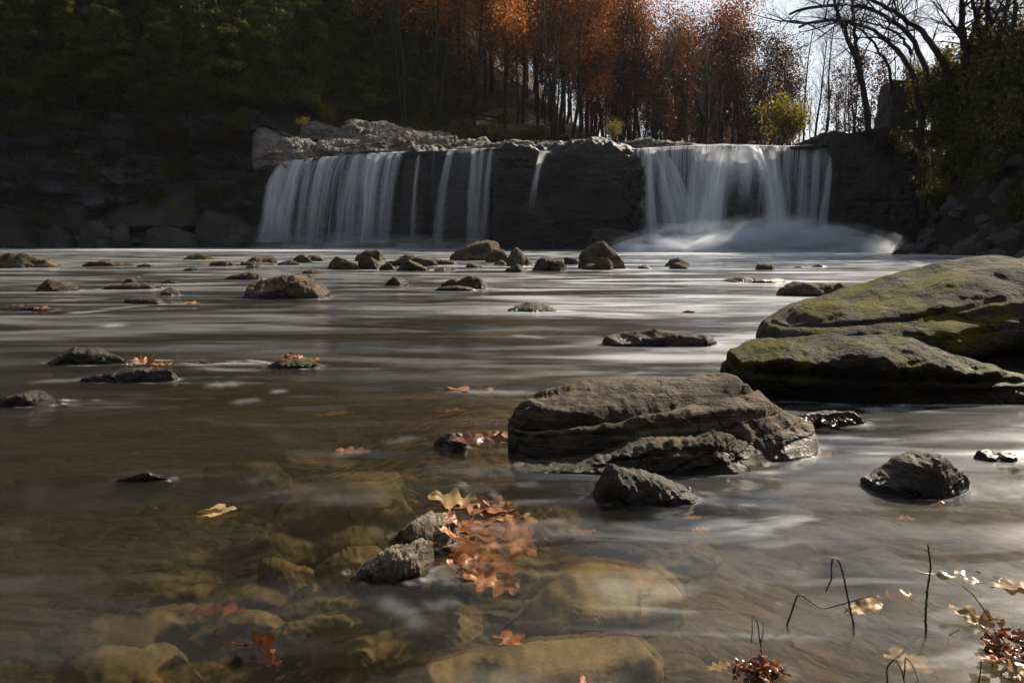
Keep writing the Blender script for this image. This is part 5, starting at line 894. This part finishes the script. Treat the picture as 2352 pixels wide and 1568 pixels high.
# ------------------------------------------------------------------ stalks in the shallows
def stalk(label, pts, wpx, mat='twig', forks=(), z0=None, name='stalk'):
    """pts traced from the foot (at the water) upwards, all at the distance of the foot"""
    f = at(*pts[0]); T = Tubes(); m_ = f[1] / FPX; wpx = wpx * .78
    def line(pp, w0, w1, off=0):
        P = np.array([atY(a, b, f[1] + off * k) for k, (a, b) in enumerate(pp)]); t = np.linspace(0, 1, len(P)); tt = np.linspace(0, 1, 9 * len(P)); Q = np.stack([np.interp(tt, t, P[:, c_]) for c_ in range(3)], -1)
        for _ in range(4): Q[1:-1] = (Q[:-2] + 2 * Q[1:-1] + Q[2:]) / 4
        Q[1:-1] += np.random.RandomState(int(pp[0][0])).normal(size=Q[1:-1].shape) * .07 * w0 * m_
        kn = 1 + .35 * (np.arange(len(Q)) % 9 == 4); T.add(Q - f, np.interp(tt, [0, 1], [w0, w1]) * m_ * .5 * kn, 6)
    d = np.array(pts[0], float); line([(pts[0][0], pts[0][1] + 22)] + list(pts), wpx, wpx * .6)
    for k, fk in enumerate(forks): line(fk, wpx * .75, wpx * .4, .006)
    o = link(name, T.mesh(name, M[mat]), None, f); return tag(o, label, 'stalk')
stalk('tallest straight knotted stalk rising from the water at right', [(2127, 1450), (2126, 1405), (2129, 1362), (2134, 1330), (2138, 1300), (2134, 1270), (2131, 1250)], 7.5, forks=[[(2129, 1364), (2125, 1356)], [(2135, 1270), (2127, 1262)]])
stalk('bent stalk folded over at its tip with a hanging withered end', [(1962, 1440), (1955, 1408), (1945, 1360), (1935, 1310), (1925, 1285), (1912, 1282), (1909, 1305), (1910, 1330), (1902, 1345), (1897, 1358)], 6.5, forks=[[(1955, 1408), (1940, 1394)]])
stalk('low arching stalk collapsed into the water left of the bent stalk', [(1808, 1432), (1820, 1400), (1830, 1368), (1842, 1366), (1860, 1380), (1880, 1394), (1900, 1396), (1950, 1382), (2000, 1368)], 6)
stalk('slanting thin stalk leaning left beside the pale tan leaf', [(2285, 1438), (2270, 1415), (2250, 1385), (2232, 1362), (2211, 1346)], 5)
stalk('three wiry stalks growing out of the leaf clump', [(1752, 1520), (1745, 1470), (1742, 1440), (1738, 1422), (1728, 1414)], 5, forks=[[(1726, 1475), (1728, 1445), (1727, 1415)], [(1748, 1475), (1753, 1450), (1752, 1428)], [(1760, 1530), (1790, 1540), (1815, 1562)]])
stalk('broken stalk folded into an angle at the bottom edge', [(2038, 1580), (2037, 1530), (2056, 1512), (2070, 1535), (2078, 1570)], 5.5, forks=[[(2076, 1560), (2080, 1506), (2098, 1530), (2112, 1570)]])
stalk('short stalk at the bottom edge near the right corner', [(2248, 1570), (2252, 1540), (2254, 1516)], 5)
stalk('tiny green sprig floating below the tallest stalk', [(2178, 1458), (2195, 1450), (2204, 1444)], 4, 'moss_green')
stalk('wet wood splinter trailing from the right end of the dark rough rock', [(1578, 1122), (1600, 1130), (1625, 1138), (1644, 1146)], 15, 'twig', name='wood_splinter')
stalk('long red leaf stalk curving left from the humped rock', [(1060, 994), (1030, 989), (1000, 987), (978, 988), (966, 991)], 3, 'twig_red')
stalk('thin plant stalk with a seed head at the end of the flat wet rock', [(1960, 966), (1968, 956), (1975, 944)], 3)
stalk('straw floating right of the flat wet rock', [(1984, 968), (2015, 972), (2045, 977)], 4, 'twig')
for k, pp in enumerate([[(2290, 1490), (2320, 1475), (2352, 1462)], [(2280, 1515), (2310, 1505), (2345, 1520)], [(2300, 1545), (2325, 1528), (2350, 1530)], [(2326, 1425), (2345, 1436), (2360, 1448)], [(2330, 1380), (2345, 1388), (2365, 1400)]]):
    stalk('thin dark twig lying across the litter at the lower right edge', pp, 4)['group'] = 'twigs in the litter'
# ------------------------------------------------------------------ thin foam and painted waterline glints round the rocks, foam trails downstream (to the right)
co_ = np.zeros(len(water.data.vertices) * 3, np.float32); water.data.vertices.foreach_get('co', co_); co_ = co_.reshape(-1, 3); wx2, wy2 = co_[:, 0], co_[:, 1]
fa_ = np.zeros(len(co_), np.float32); water.data.attributes['foam'].data.foreach_get('value', fa_)
for cx_, cy2, hw, hd in WET:
    sel = np.where((np.abs(wx2 - cx_ - hw) < 4 * hw) & (np.abs(wy2 - cy2) < 2.2 * hd + .1))[0]
    if not len(sel): continue
    x, y = (wx2[sel] - cx_) / hw, (wy2[sel] - cy2) / hd; r = np.hypot(x, y); nz_ = perlin(np.stack([x * 3 + cx_, y * 3, y * 0 + cy2], -1))
    ring = np.exp(-((r - 1.04 + .05 * nz_) / .07) ** 2) * np.clip(.35 + nz_ + .3 * x, 0, 1)
    trail = np.where(x > .5, np.exp(-((np.abs(y) - .75 - .12 * (x - 1) + .15 * nz_) / .16) ** 2) * np.exp(-np.abs(x - 1.2) / 1.1), 0) * np.clip(.5 + nz_, 0, 1)
    fa_[sel] = np.maximum(fa_[sel], .55 * ring + .45 * trail)
water.data.attributes['foam'].data.foreach_set('value', fa_)
# ------------------------------------------------------------------ thin damp haze in the gorge
hz = bpy.data.meshes.new('haze'); X0_, X1_, Y0_, Y1_, Z0_, Z1_ = -960, 960, -60, 1660, -3, 130
hz.from_pydata([(x, y, z) for x in (X0_, X1_) for y in (Y0_, Y1_) for z in (Z0_, Z1_)], [], [(0, 1, 3, 2), (4, 6, 7, 5), (0, 4, 5, 1), (2, 3, 7, 6), (0, 2, 6, 4), (1, 5, 7, 3)])
n = NT('gorge_haze'); hz.materials.append(n.done(vol=n.add('VolumePrincipled', {'Color': (.9, .93, 1.0), 'Density': .00010, 'Anisotropy': .25})))
tag(link('haze', hz), kind='stuff')
